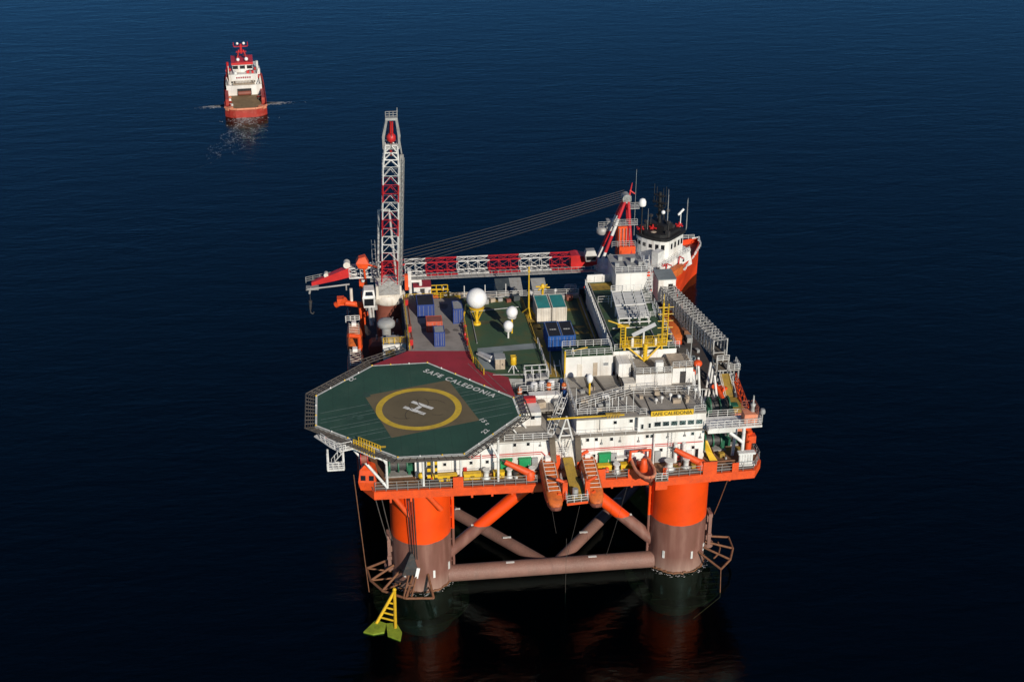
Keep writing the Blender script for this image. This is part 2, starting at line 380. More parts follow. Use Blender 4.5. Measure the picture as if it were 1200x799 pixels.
# deck box: orange band, brown plating on top
plan=[(-1.6,179.3),(0.6,175.6),(24,174.9),(42.6,174.9),(42.75,174.3),(57.6,174.9),(59.2,177.5),(59.2,239),(-2.5,239)]
d=MB(); d.prism(plan,18.0,19.35); d.build('deck_box','deck_orange',P)
d=MB(); d.mi=1; d.prism([(-1.2,179.5),(0.9,176.0),(24,175.35),(42.7,175.35),(42.9,174.75),(57.3,175.35),(58.8,177.7),(58.8,238.6),(-2.1,238.6)],19.35,20.0,top=0); d.build('main_deck',['brown_deck','shade_steel'],P)
d=MB(); inner=[(1.5,178.5),(56,178.5),(56,236),(1.5,236)]; d.prism(inner,16.6,18.0); d.build('underdeck_girder','dark_steel',P)
d=MB()
for x in range(3,57,3): d.box(x-.15,x+.15,175.6,238,17.3,17.99).cut()
d.build('deck_beam','deck_orange',P)
# orange bulwark plates and brackets along the front edge
d=MB()
for x0,x1,y,h in ((12.2,13.7,175.15,1.25),(33.2,34.8,174.85,1.2),(38.2,42.2,174.86,.9),(49.5,51.6,174.55,1.5),(54,55,174.75,.9),(43.4,44,174.45,1.0)):
    d.box(x0,x1,y,y+.15,19.3,20+h); d.box(x0+.1,x1-.1,y+.15,y+.8,20.0,20+h*.45).cut()
d.build('bulwark_plate','deck_orange',P)
d=MB()
for a,b in (((3.3,176.6,18),(5.6,176.7,14.2)),((8.4,175.9,18.1),(10.4,176.5,15))): d.tube(a,b,.42,8).cut()
d.build('deck_bracket','deck_orange',P)
d=MB()
d.rail([(0.8,175.75,19.35),(24.6,175.0,19.35)],1.5,1.6); d.rail([(34.8,175,19.35),(38.2,175,19.35)],1.5,1.6); d.rail([(44.2,174.5,19.35),(57.4,175.05,19.35),(59,177.7,19.35),(59,200,19.35)],1.5,1.6)
d.rail([(-1.3,179.5,20),(-2.2,236,20)],1.1,2.2)
d.build('deck_rail','galvanised',P)
d=MB()
for x0,x1,y0,y1 in ((51.2,57.3,179.8,180.9),(44.5,47,176,177.2),(36,40,176.2,177.2),(52,54,184,190),(8,22,176.2,177.5)): d.box(x0,x1,y0,y1,20.002,20.012).cut()
d.build('deck_marking','path_yellow',P)
# anchor racks: brown tube frames round the front columns
def rack(cx,cy,s):
    d=MB(); tip=[]
    for a in (R(178),R(200),R(222),R(250),R(278)):
        ca,sa=math.cos(a)*s,math.sin(a)
        p=(cx+ca*4.7,cy+sa*4.7,3.6); q=(cx+ca*8.6,cy+sa*8.6,2.0)
        d.tube(p,q,.2,6); tip.append(q)
        d.tube((cx+ca*4.7,cy+sa*4.7,1.2),q,.14,6)
    d.poly(tip,.2,6)
    mid=[((Vector(t)*.45+Vector((cx,cy,3))*.55)) for t in tip[1:3]]; d.poly(mid,.15,6)
    a,b=tip[3],tip[4]; d.ladder((a[0]+.2*s,a[1],2),(cx-1.6*s,cy-5.0,4.4),(1,0,0),1.2,.14,1.4)
    return d.build('anchor_rack','rust',P)
rack(CL[0],CL[1],1)
def rackR():
    cx,cy=CR; d=MB(); tip=[]
    for a in (R(8),R(-12),R(-32),R(-52)):
        p=(cx+4.6*math.cos(a),cy+4.6*math.sin(a),3.4); q=(cx+9*math.cos(a),cy+9*math.sin(a),2.4); d.tube(p,q,.18,6); tip.append(q)
    d.poly(tip,.18,6); d.poly([tip[-1],(cx+4.8,cy-10.2,-.5),(cx+.2,cy-12.4,-2.5)],.07,6)
    m_=[Vector(t)*.5+Vector((cx+4.6,cy-2,3))*.5 for t in tip]; d.poly(m_,.13,6)
    d.build('anchor_rack','rust',P)
rackR()
for cx,cy,s in ((CL[0],CL[1],-1),(CR[0],CR[1],1)):
    d=MB(); x=cx+s*5.0
    for yy in (-1.2,.3): d.box(x-.25,x+.25,cy+yy-.15,cy+yy+.15,3.0,8.6)
    d.box(x-.3,x+.3,cy-1.4,cy+.5,8.2,8.8); d.box(x-.35,x+.35,cy-1.5,cy+.6,4.6,5.1); d.lathe((x,cy-.45,2.4),[(.9,0),(.9,.6)],12)
    d.box(min(x,cx+s*4.4),max(x,cx+s*4.4),cy-.9,cy-.2,5.6,6.6)
    d.build('fairlead_frame','primer',P)
# block that carries the upper decks
UZ=28.5
d=MB(); d.box(8.2,38.4,190.2,220.5,20,27.2); d.build('deckhouse','grey_paint',P)
def deck(name,pts,z0,z1,top,side='grey_paint'):
    d=MB(); d.mi=1; d.prism(pts,z0,z1,top=0); return d.build(name,[top,side],P)
deck('cargo_deck',[(7.4,202.6),(17.2,201.4),(17.2,222),(7.4,222.4)],27.2,UZ,'cargo_grey')
deck('antenna_deck',[(17.25,192.2),(28.05,190.6),(28.2,221.4),(17.25,221.9)],27.2,UZ-.12,'deck_green')
deck('container_deck',[(28.25,190.6),(38.5,190.8),(38.5,221),(28.25,221.4)],27.2,UZ-.1,'deck_green')
d=MB(); zz=UZ-.1+.004
d.sheet([(27.5,221.2),(28.1,221.2),(28.6,203),(28.1,203)],zz).cut(); d.sheet([(28.3,217),(29.4,216.6),(30.0,203),(30.3,191),(28.7,191),(28.6,203)],zz).cut()
d.sheet([(34.6,205.6),(37.6,205.6),(37.6,206.6),(34.6,206.6)],zz).cut();d.sheet([(34.8,214.6),(37,214.6),(37,215.6),(34.8,215.6)],zz).cut();d.sheet([(37.4,195),(38.3,195),(38.3,220),(37.4,220)],zz).cut()
d.sheet([(29,208),(37,208),(37,208.5),(29,208.5)],zz).cut()
d.sheet([(18,220),(24,219.6),(24,220.6),(18,221)],zz).cut()
d.build('walkway_marking','path_yellow',P)
d=MB(); zz=UZ-.12+.004
d.sheet([(18.3,200.6),(28.0,201.2),(28.0,203.2),(18.5,202.4)],zz).cut(); d.sheet([(18.2,195.2),(20.6,194.5),(22.6,201),(18.3,200.6)],zz).cut()
d.build('deck_plating','strip_grey',P)
# yellow hand rails between the decks
d=MB(); d.rail([(7.6,203,UZ),(7.6,222,UZ)],1.1,1.5,.075); d.rail([(17.35,197.2,UZ),(17.1,202,UZ),(17.2,213,UZ),(17.9,216.8,UZ)],1.1,1.5,.075); d.rail([(8,222,UZ),(17,221.8,UZ)],1.1,1.5,.06)
d.rail([(28.2,203,UZ-.1),(28,219,UZ-.1)],.5,3,.06,1); d.rail([(17.6,196.9,UZ),(18.6,193,UZ)],1.1,1.5,.075)
d.build('yellow_rail','yellow_paint',P)
d=MB(); d.rail([(17.5,221.6,UZ),(38,220.8,UZ)],1.1,2); d.rail([(28.4,203,UZ-.1),(28.6,191.2,UZ-.1)],1.1,2)
d.build('upper_rail','trim_white',P)
d=MB(); d.tube((18.6,199.6,UZ+.4),(20.3,196.2,UZ+1.2),.35,8); d.tube((18.2,199.8,UZ+.2),(19.9,196.4,UZ+.6),.2,8); d.build('white_pipe','trim_white',P)
# raised deck to starboard
deck('raised_deck',[(38.7,191.6),(48.7,191.6),(48.7,218),(38.7,218)],31.2,32,'deck_green','white_paint')
deck('deck_shade_sheet',[(38.8,190.8),(59,190.8),(59,238.6),(7.6,238.6),(7.6,221),(38.8,221)],20.004,20.05,'shade_steel')  # dark sheet over the brown deck, deep shade put into its colour
deck('deck_shade_sheet',[(-1.9,196),(7.5,196),(7.5,238.6),(-2.3,238.6)],20.004,20.05,'shade_steel')  # port side sheet, shadow painted in by the same dark colour
d=MB(); d.box(38.8,48.6,192.2,217.6,28.2,31.2); d.box(47.2,48.6,192.4,217.6,20,28.1); d.build('raised_deck_wall','white_paint',P)
d=MB()
for y in [193+1.15*i for i in range(22)]: d.box(38.55,38.69,y,y+.55,30.9,32.75).cut()
d.build('wall_stiffener','trim_white',P)
d=MB(); z=32.004; d.sheet([(39,214.6),(43,214.6),(43,217.4),(39,217.4)],z).cut(); d.sheet([(40,199),(42,199),(42,199.8),(40,199.8)],z).cut(); d.build('raised_deck_marking','path_yellow',P)
d=MB(); d.rail([(38.9,191.8,32),(49.2,191.8,32)],1.1,1.6); d.rail([(38.9,217.8,32),(43,217.8,32)],1.1,1.4); d.rail([(39.3,209,32),(46.4,209,32)],1.4,1.6); d.rail([(48.6,192,32),(48.6,208,32)],1.1,1.6); d.box(39,43,217.9,218.1,32,33.4)
d.build('raised_deck_rail','trim_white',P)
d=MB()
for i in range(5): d.box(46.4,48.5,208.2+i*1.1,208.5+i*1.1,32.15,32.4).cut()
d.build('pipe_support','grey_paint',P)

# ---------------------------------------------------------------- accommodation block
Ac=thing('accommodation_block','long white accommodation block with bridge windows and yellow name board on the platform','building',(30,186,20))
W_='white_paint'
d=MB(); d.box(6.8,50.2,177.8,190.1,20,25.6); lw=d.build('lower_wall',W_,Ac)
d=MB(); d.box(30.9,39.9,178.5,190.6,25.6,28.25); ul=d.build('upper_wall',W_,Ac)
d=MB(); d.box(39.95,50.2,177.5,190.6,25.6,28.25); d.box(39.95,50.2,177.42,177.5,25.6,25.75); br=d.build('bridge_wall',W_,Ac)
def windows(par,pts,y,w,h,mat_='glass',frame=True,name='window'):
    for x,z in pts:
        f=MB(); f.box(x-w/2-.09,x+w/2+.09,y-.06,y,z-h/2-.09,z+h/2+.09); fo=f.build(name,'trim_white',par)
        g=MB(); g.box(x-w/2,x+w/2,y-.075,y-.062,z-h/2,z+h/2); g.build('pane',mat_,fo)
windows(lw,[(12.4,24.4),(14.9,24.5),(17.6,24.5),(21.6,24.6),(23.6,24.6),(32.5,24.7),(33.8,24.7),(36.1,24.6),(41.5,24.7),(42.2,24.7),(48.4,24.7)],177.8,.45,.5)
windows(lw,[(11.2,22),(15.1,22),(17.5,22),(33.5,21.9),(36.2,22),(38.6,22),(40.9,22.1),(43.7,22.2),(46.1,22.3),(48.6,22.3)],177.8,.45,.5)
windows(ul,[(36.7,27.0),(39.1,27.1)],178.5,.5,.5)
windows(br,[(42.9+1.26*i,26.85) for i in range(6)],177.5,.95,.72)
windows(br,[(40.6,26.6),(41.7,26.7)],177.5,.35,.75)
windows(lw,[(49.2,21.2)],177.8,.5,1.6)
for x in (20.3,23.1,35.1):
    f=MB(); f.box(x-.85,x+.85,177.25,177.8,20.02,22.3); f.box(x-.95,x+.95,177.2,177.8,22.3,22.42)
    fo=f.build('door_box','door_green',lw); k=MB(); k.box(x+.5,x+.58,177.17,177.25,21,21.4); k.build('handle','trim_white',fo)
d=MB()
d.poly([(10,177.6,23.1),(25.6,177.6,23.2),(26.2,177.6,22.5)],.07,6).cut(); d.poly([(31,177.6,22.4),(31.6,177.6,23.2),(50,177.6,23.3)],.07,6).cut(); d.poly([(12,177.6,22.8),(25.5,177.6,22.85)],.05,6).cut(); d.poly([(32,177.6,22.9),(46,177.6,22.95)],.05,6)
d.build('fire_main','red_paint',lw)
d=MB(); d.tube((42.5,177.45,20),(42.5,177.45,25.6),.13,8).cut()
for x in (45.8,47.1): d.tube((x,177.3,20),(x,177.3,23.4),.32,10).cut()
d.tube((16.6,177.5,20),(16.6,177.5,23.5),.1,6).cut(); d.box(36.8,39.6,176.9,177.8,21.6,21.75)
d.build('downpipe','trim_white',lw)
d=MB(); d.box(6.9,50.3,176.9,177.8,25.6,25.72); d.box(6.9,30.6,177.8,190,25.6,25.7); d.build('walkway','roof_grey',Ac)
d=MB(); d.rail([(20,177.1,25.72),(27,177.0,25.72)],1.05,1.5); d.rail([(31,177,25.72),(39.8,177,25.72)],1.0,1.6,.035,2); d.build('walkway_rail','trim_white',Ac)
# roof decks
d=MB(); d.box(30.7,50.3,177.4,190.6,28.25,28.42); d.build('roof_deck','roof_grey',Ac)
d=MB(); d.box(22.9,29.7,183.2,195.5,26.9,27.1); d.build('roof_walkway','roof_grey',Ac)
d=MB()
d.rail([(31,178.6,28.42),(39.8,178.6,28.42),(40.2,177.7,28.42),(41.2,177.6,28.42)],1.1,1.4); d.rail([(48.4,177.6,28.42),(50.1,177.6,28.42),(50.1,186,28.42)],1.1,1.4)
d.rail([(31.6,180.2,28.42),(40.5,184,28.42),(50.4,183.6,28.42)],1.2,1.7); d.rail([(31.2,181.6,28.42),(40.2,185.2,28.42),(45,185.3,28.42)],1.1,1.7); d.rail([(30.9,179,28.42),(30.9,190,28.42)],1.1,1.6)
d.build('roof_rail','trim_white',Ac)
d=MB()
for a,b in (((31.4,180.9,28.6),(40.3,184.6,28.6)),((40.3,184.6,28.6),(50,184.3,28.6)),((31.4,181.3,28.6),(40.3,185,28.6))): d.tube(a,b,.14,6).cut()
d.tube((41.1,178,28.5),(40,184,28.5),.16,6).cut(); d.tube((36.4,185.5,28.5),(35.6,190,28.5),.2,6).cut(); d.box(39.0,39.25,186,190,28.42,29.3).cut(); d.box(34.6,34.8,186,190,28.42,29.2)
d.build('roof_pipe','net_grey',Ac)
d=MB()
for x,y,h in ((36.6,180.6,1.6),(37.3,179.6,2.2),(35.9,179.3,2.6),(38.6,180,2.0),(34,180.3,1.6),(45.6,181.4,.9),(46.8,181,.8),(48.6,182.4,1.4),(44.2,181,.7),(49.4,181.5,1.5),(43.3,180.8,.5)):
    d.tube((x,y,28.42),(x,y,28.42+h),.07,6)
    if h<1.55: d.lathe((x,y,28.42+h),[(.22,0),(.28,.15),(.2,.4)],10)
    d.cut()
d.build('vent_pipe','trim_white',Ac)
sg=MB(); sg.box(41.8,48.2,177.28,177.36,28.25,29.15); sg.box(41.8,48.2,177.36,177.5,28.6,28.7); so_=sg.build('name_board','yellow_paint',Ac)
text_mesh('lettering','SAFE CALEDONIA',.78,'black',so_,(42.0,177.26,28.42),Matrix.Rotation(R(90),3,'X'),6.0,bold=.012)
# deckhouses on the roof: white house with green roof, mid house, side house, tall house aft
d=MB(); d.box(31.0,38.5,190.75,194.1,28.1,31.9); wh=d.build('roof_house',W_,Ac)
d=MB(); d.box(30.95,38.5,190.7,194,31.9,31.98); d.build('house_roof','deck_green',wh)
d=MB(); d.rail([(31,190.8,31.98),(38.4,190.8,31.98),(38.4,194,31.98)],1.1,1.3); d.rail([(31,193.9,31.98),(38.4,193.9,31.98)],1.1,1.3); d.build('house_rail','trim_white',wh)
d=MB(); d.box(32.9,33.7,190.69,190.75,28.45,30.6); d.build('door','cream',wh); d=MB(); d.box(35.4,36.1,190.69,190.75,28.45,30.7); d.build('door','beige',wh)
windows(wh,[(37.4,30.4)],190.75,.8,.5,'solar')
d=MB(); d.tube((30.95,190.6,28.3),(30.95,190.6,33),.14,6); d.tube((32.2,191.5,32.6),(34.6,191.6,33.0),.1,6); d.build('corner_post','yellow_paint',wh)
d=MB()
for x in (32,32.6): d.tube((x,191.4,32),(32.3,191.6,33),.06,4)
d.build('tripod','trim_white',wh)
d=MB(); d.box(39.0,40.9,188.5,192,28.42,31.4); d.box(41.3,46.9,186.4,191.5,28.42,30.5); mh=d.build('roof_house',W_,Ac)
d=MB(); d.box(41.2,47,186.3,191.5,30.5,30.6); d.build('house_roof','roof_grey',mh)
d=MB(); d.rail([(41.3,186.4,30.6),(46.8,186.4,30.6)],1,1.2); d.rail([(41.3,186.4,30.6),(41.3,191,30.6)],1,1.2); d.box(44.4,45.6,186.8,187.6,30.6,32.2); d.build('house_rail','trim_white',mh)
d=MB(); d.box(39.3,41.1,185.4,187.4,28.42,29.6); d.build('locker','cream',mh)
d=MB(); d.box(47.1,50.3,186.9,191.5,28.42,31.0); sh=d.build('roof_house',W_,Ac)
d=MB(); d.box(48.3,49.2,186.83,186.9,28.45,30.4); d.build('door','dark_steel',sh); d=MB(); d.box(47,50.3,186.8,191.6,31,31.1); d.build('house_roof','beige',sh); d=MB(); d.rail([(47.1,186.9,31.1),(50.2,186.9,31.1),(50.2,191,31.1)],1,1.1); d.build('house_rail','trim_white',sh)
d=MB(); d.box(43.2,48.5,214.0,221.5,32,35.2); th=d.build('roof_house',W_,Ac)
d=MB(); d.box(43.0,48.7,213.8,221.7,35.2,35.35)
for i in range(5): d.box(43.5+i,44.2+i,215+random.random()*4,216.4+random.random()*4,35.35,35.35+random.uniform(.3,.9))
d.build('house_roof','grey_paint',th)
d=MB(); d.rail([(43.1,214,35.35),(48.6,214,35.35),(48.6,221.5,35.35)],1,1.2); d.stair((48.9,213,32),(49.4,219,35.2),(1,0,0)); d.rail([(47.4,210,32),(48.6,210,32),(48.6,214,32)],1.1,1.2); d.build('house_rail','trim_white',th)
# small house below the corner of the helideck
d=MB(); d.box(20.2,26.0,181.2,187,25.7,27.9); nh=d.build('roof_house',W_,Ac); windows(nh,[(24.7,27.1)],181.2,.6,.6); windows(nh,[(22.3,26.9)],181.2,.5,.8)
d=MB(); d.box(24.8,29.6,185.6,187.0,27.1,28.3); d.box(25,29.4,185.4,185.6,27.1,27.9); d.build('parapet',W_,Ac)
d=MB(); d.rail([(23.5,187.4,28.0),(29.6,187.2,28.3)],1.1,1.3); d.rail([(23.2,190.2,27.1),(29.6,190,27.1)],1.1,1.5); d.rail([(29.6,183.2,27.1),(29.6,195,27.1)],1.1,1.4)
d.stair((30.2,190.5,27.2),(30.3,194.8,28.4),(1,0,0)); d.stair((27.0,178.4,25.7),(30,184.4,28.3),(.7,-.4,0)); d.build('stair_rail','trim_white',Ac)
d=MB(); d.box(30.2,30.8,186.6,192.4,26,28.3); d.build('blue_panel','bright_blue',Ac)
# side balcony on struts
bl=MB(); bl.prism([(50.25,175.7),(58.4,175.9),(58.6,179.3),(50.25,179.3)],26.2,26.5); bl.box(50.3,54.5,176.2,179,25.4,26.2); bo=bl.build('balcony',W_,Ac)
d=MB(); d.rail([(50.4,175.8,26.5),(58.3,176,26.5),(58.5,179.2,26.5)],1.1,1.2,.055); d.rail([(51,179.2,26.5),(58.4,179.2,26.5)],1.1,1.4); d.build('balcony_rail','trim_white',bo)
d=MB()
for p,q in (((55.8,176.3,20),(55.8,176.3,26.2)),((55.0,178.6,20.0),(55.4,178.6,26.2)),((53.6,176.3,25.4),(55.8,176.3,23.5))): d.tube(p,q,.27,8)
d.build('strut','trim_white',bo)

# ---------------------------------------------------------------- helideck
He=thing('helideck','green eight-sided helicopter landing deck with a yellow ring and white letter','helideck',(7.8,184,28.5))
octo=[(-7.1,180.2),(4.2,170.0),(13.4,169.8),(22.4,179.6),(22.1,185.0),(10.1,197.9),(1.5,197.9),(-7.1,189.1)]
def grow(pts,dv):
    n=len(pts); out=[]
    for i in range(n):
        a,b,c=[Vector(pts[j%n]) for j in (i-1,i,i+1)]
        n1=(b-a).normalized(); n2=(c-b).normalized(); n1=Vector((n1.y,-n1.x)); n2=Vector((n2.y,-n2.x)); k=(n1+n2).normalized()
        out.append(tuple(b+k*dv/max(.3,k.dot(n1))))
    return out
base=grow(octo,.35)
red=[(1.3,198.2),(7.3,202.6),(17.2,201.4),(17.6,195.2),(22.3,191.7),(22.6,185.2),(10.2,198.1)]
d=MB(); d.mi=1; d.prism(base,27.7,28.5,top=0); d.build('deck_slab',['heli_green','grey_paint'],He)
d=MB(); d.mi=1; d.prism(red,27.9,28.495,top=0); d.build('approach_deck',['maroon','grey_paint'],He)
d=MB(); cx,cy=8.25,183.6; a=R(15.2); sq=[]
for i,j in ((-1,-1),(1,-1),(1,1),(-1,1)): sq.append((cx+6.75*(i*math.cos(a)-j*math.sin(a)),cy+6.75*(i*math.sin(a)+j*math.cos(a))))
d.sheet(sq,28.504); d.build('touchdown_square','heli_brown',He)
d=MB(); n=72; ro,ri=6.4,5.45; vs=[]
for k in range(n):
    t=2*math.pi*k/n; vs+=[(7.9+ro*math.cos(t),183.45+ro*math.sin(t),28.508),(7.9+ri*math.cos(t),183.45+ri*math.sin(t),28.508)]
d.q(vs,[(2*k,2*((k+1)%n),2*((k+1)%n)+1,2*k+1) for k in range(n)]); d.build('aiming_ring','yellow_mark',He)
d=MB(); hc=Vector((7.85,183.65)); u=Vector((math.cos(R(-40.5)),math.sin(R(-40.5)))); v=Vector((-u.y,u.x))
def strip(d,c,u,v,a,b,z): d.sheet([tuple(c-u*a-v*b),tuple(c+u*a-v*b),tuple(c+u*a+v*b),tuple(c-u*a+v*b)],z).cut()
strip(d,hc+v*.98,u,v,1.95,.33,28.512); strip(d,hc-v*.98,u,v,1.95,.33,28.512); strip(d,hc,v,u,.645,.33,28.512)
d.build('letter_mark','white_mark',He)
d=MB(); ins=grow(octo,0); ou=grow(octo,.28)
for i in range(8): d.sheet([ins[i],ins[(i+1)%8],ou[(i+1)%8],ou[i]][::-1],28.506)
d.build('perimeter_line','white_mark',He)
ang=math.atan2(184.9-194.7,19.1-8.9)
text_mesh('lettering','SAFE CALEDONIA',1.5,'white_mark',He,(9.2,195.2,28.512),Matrix.Rotation(ang,3,'Z'),14.0,bold=.04,spacing=1.25)
text_mesh('numeral','15 t',1.1,'white_mark',He,(16.5,179.0,28.512),Matrix.Rotation(R(-62),3,'Z'),1.9,bold=.02)
text_mesh('numeral','22',1.1,'white_mark',He,(16.9,174.8,28.512),Matrix.Rotation(R(50),3,'Z'),1.3,bold=.02)
text_mesh('numeral','22',1.1,'white_mark',He,(-1.6,194.6,28.512),Matrix.Rotation(R(222),3,'Z'),1.3,bold=.02)
d=MB(); dr=Vector((math.cos(a),math.sin(a)))
def clip(p,dv):                                    # chord of the octagon through p along dv
    ts=[]
    for i in range(8):
        A_=Vector(octo[i]); B_=Vector(octo[(i+1)%8]); e=B_-A_; den=dv.x*e.y-dv.y*e.x
        if abs(den)<1e-6: continue
        w_=A_-p; t=(w_.x*e.y-w_.y*e.x)/den; s_=(w_.x*dv.y-w_.y*dv.x)/den
        if 0<=s_<=1: ts.append(t)
    return min(ts),max(ts)
for k in (-7,-5,-4,-2,-1,1,2,4):
    p=Vector((8.25,183.6))+Vector((-dr.y,dr.x))*(k*.95+.2); t0,t1=clip(p,dr)
    for s0,s1 in ((t0+.5,-6.8),(6.8,t1-.6)):
        if s1-s0>1: 
            A_=p+dr*s0; B_=p+dr*s1; nn=Vector((-dr.y,dr.x))*.05
            d.sheet([tuple(A_-nn),tuple(B_-nn),tuple(B_+nn),tuple(A_+nn)],28.507).cut()
for q0,q1 in (((16.5,197),(20,187.6)),((18.5,195),(21.5,187))): d.tube(q0+(28.51,),q1+(28.51,),.04,4).cut()
d.build('tie_down_line','line_pale',He)
d=MB(); d.box(1.2,2.6,172.7,173.2,28.5,28.51); d.build('edge_mark','yellow_mark',He)
# safety net on outriggers
d=MB(); i1=grow(octo,.4); o1=grow(octo,1.75)
for i in range(8):
    a_,b_,c_,e_=[Vector(v_) for v_ in (i1[i],i1[(i+1)%8],o1[(i+1)%8],o1[i])]
    if i in (4,5): continue
    d.cut()
    L=(b_-a_).length; k=max(4,round(L/1.0))
    for j in range(k+1):
        p=a_.lerp(b_,j/k); q=e_.lerp(c_,j/k); d.tube(p.to_3d()+Vector((0,0,28.35)),q.to_3d()+Vector((0,0,28.6)),.09,4)
    for f in (.2,.45,.7,1):
        p=a_.lerp(e_,f); q=b_.lerp(c_,f); d.tube(p.to_3d()+Vector((0,0,28.35+.25*f)),q.to_3d()+Vector((0,0,28.35+.25*f)),.075 if f<1 else .11,4)
d.cut()
for j in range(9):
    p=Vector((.3,199.2,28.3)).lerp(Vector((7.0,203.2,28.3)),j/8); d.tube(p,p+Vector((-.7,1.0,.25)),.09,4)
for f in (0,.5,1): d.tube(Vector((.3-.7*f,199.2+f,28.3+.2*f)),Vector((7-.7*f,203.2+f,28.3+.2*f)),.08,4)
d.build('safety_net','net_grey',He)
def strut(*segs,r=.19):
    t=MB()
    for p,q in segs: t.tube(p,q,r,8)
    return t.build('strut','trim_white',He)
for x in (2.6,7.9,13.4,18.9): strut(((x,175.6,19.9),(x,175.6,27.7)),((x,175.6,24),(x-1.8,175.6,27.7)))
strut(((2.6,175.6,20),(-3.4,178.4,27.2)),((2.6,175.6,24.5),(-1,176.6,26)),r=.22)
strut(((2.6,175.6,26.6),(13.4,175.6,26.6)),r=.12)
for x,y in ((20.6,178.6),(23,181),(24,183),(22.2,180)):
    strut(((x,y,28.1),(x+1.4,y+.5,25.8)),r=.12)
for k in range(7):
    f=k/6; p=Vector((14.5,171.0)).lerp(Vector((23,179.8)),f); strut(((p.x,p.y,28.2),(p.x-.5,p.y+2.2,27.3)),r=.1)
strut(((-6,182,27.7),(3,184,21)),((-6,187,27.7),(3,187,21)),r=.2)
d=MB(); d.prism([(-7.6,178.6),(-6.6,177.2),(-5.4,175.4),(-4.0,173.8),(-2.0,174.4),(.9,171.4),(2.2,172.0),(-6,180.2)],27.5,27.65)
fl=d.build('access_platform','trim_white',He)
d=MB(); d.rail([(-6.6,177.4,27.65),(-5.4,175.6,27.65),(-4.0,174.0,27.65),(-2.2,174.6,27.65)],1.1,.9,.06); d.stair((-5.0,174.4,25.4),(-3.6,173.4,27.6),(.4,.9,0)); d.box(-5.8,-3.4,172.6,174.8,25.2,25.45); d.rail([(-5.8,172.6,25.4),(-3.4,172.6,25.4)],1.1,.8,.06)
for x in (-5.7,-3.5): d.tube((x,172.7,25.4),(x,173.6,27.6),.14,4); d.cut(); d.tube((x,174.7,25.4),(x,174.7,27.6),.14,4); d.cut()
d.build('platform_rail','trim_white',fl)
d=MB(); d.rail([(-1.9,174.4,27.65),(.9,171.5,27.65)],1.5,.5,.08); d.rail([(-1.2,174.9,27.7),(1.8,172.1,27.7)],1.5,.5,.06); d.build('yellow_gate','yellow_paint',fl)
d=MB(); d.lathe((-5.6,178.3,27),[(.5,0),(.5,.7),(.3,.9)],12); d.build('foam_monitor','red_paint',fl)
# ---------------------------------------------------------------- cargo and deck equipment
def container(name,label,x,y,z,sx,sy,sz,m,group=None,topm=None,rz=0,ends='doors'):
    """freight container, x,y = middle of the end facing the bow; corrugated sides, corner posts, doors with locking bars"""
    t=thing(name,label,'container',(x,y+sy/2,z),rz,group,local=True)
    hx,hy=sx/2,sy/2
    b=MB(); b.box(-hx+.06,hx-.06,-hy+.06,hy-.06,.15,sz-.08)
    for k in range(int(sy/.3)):
        yy=-hy+.2+k*.3; b.box(-hx+.02,-hx+.06,yy,yy+.14,.2,sz-.2); b.box(hx-.06,hx-.02,yy,yy+.14,.2,sz-.2)
    b.build('body',m,t)
    f=MB()
    for i in (-1,1):
        for j in (-1,1): f.box(i*hx-.07,i*hx+.07,j*hy-.07,j*hy+.07,0,sz)
        f.box(i*hx-.06,i*hx+.06,-hy,hy,0,.16); f.box(i*hx-.06,i*hx+.06,-hy,hy,sz-.13,sz-.01)
        f.box(-hx,hx,i*hy-.06,i*hy+.06,0,.16); f.box(-hx,hx,i*hy-.06,i*hy+.06,sz-.13,sz-.01)
    f.build('frame',m,t)
    if ends=='doors':
        for i in (-1,1):
            d=MB(); d.box(min(.02*i,i*(hx-.1)),max(.02*i,i*(hx-.1)),-hy-.02,-hy+.05,.2,sz-.16); do=d.build('door',m,t)
            k=MB()
            for xx in (.3,.75): k.tube((i*xx*hx,-hy-.06,.2),(i*xx*hx,-hy-.06,sz-.2),.03,5)
            k.build('locking_bar','galvanised',do)
    elif ends=='panel':
        d=MB()
        for k in range(int(sx/.28)):
            xx=-hx+.16+k*.28; d.box(xx,xx+.14,-hy-.01,-hy+.06,.2,sz-.2)
        d.build('end_panel',m,t)
    r=MB(); r.box(-hx+.08,hx-.08,-hy+.08,hy-.08,sz-.08,sz-.03); r.build('roof',topm or 'dark_steel',t)
    return t
Z=28.5
container('blue_container','wide dark blue container with four door leaves, farthest back on the grey cargo deck',11.0,214.8,Z,2.75,4.2,2.3,'container_blue',topm='tarp')
container('orange_container','small faded orange container on the grey cargo deck',12.05,209.0,Z,2.5,2.2,1.9,'container_orange',topm='red_brown')
container('blue_container','narrow blue container just in front of the orange one, nearest the helideck',12.5,203.5,Z,1.6,2.4,2.6,'container_blue',topm='grey_paint')
container('blue_container','narrow dark blue container alone by the yellow rail, near the large white radome',16.2,211.7,Z,1.55,3.2,2.7,'container_blue',topm='galvanised')
container('teal_container','cream container with a teal roof on the green deck, left one of the pair',30.5,210.4,Z-.1,2.25,5.3,2.75,'cream',topm='teal',ends='panel')
container('teal_container','cream container with a teal roof on the green deck, right one of the pair',33.1,210.4,Z-.1,2.3,5.3,2.75,'cream',topm='teal',ends='panel')
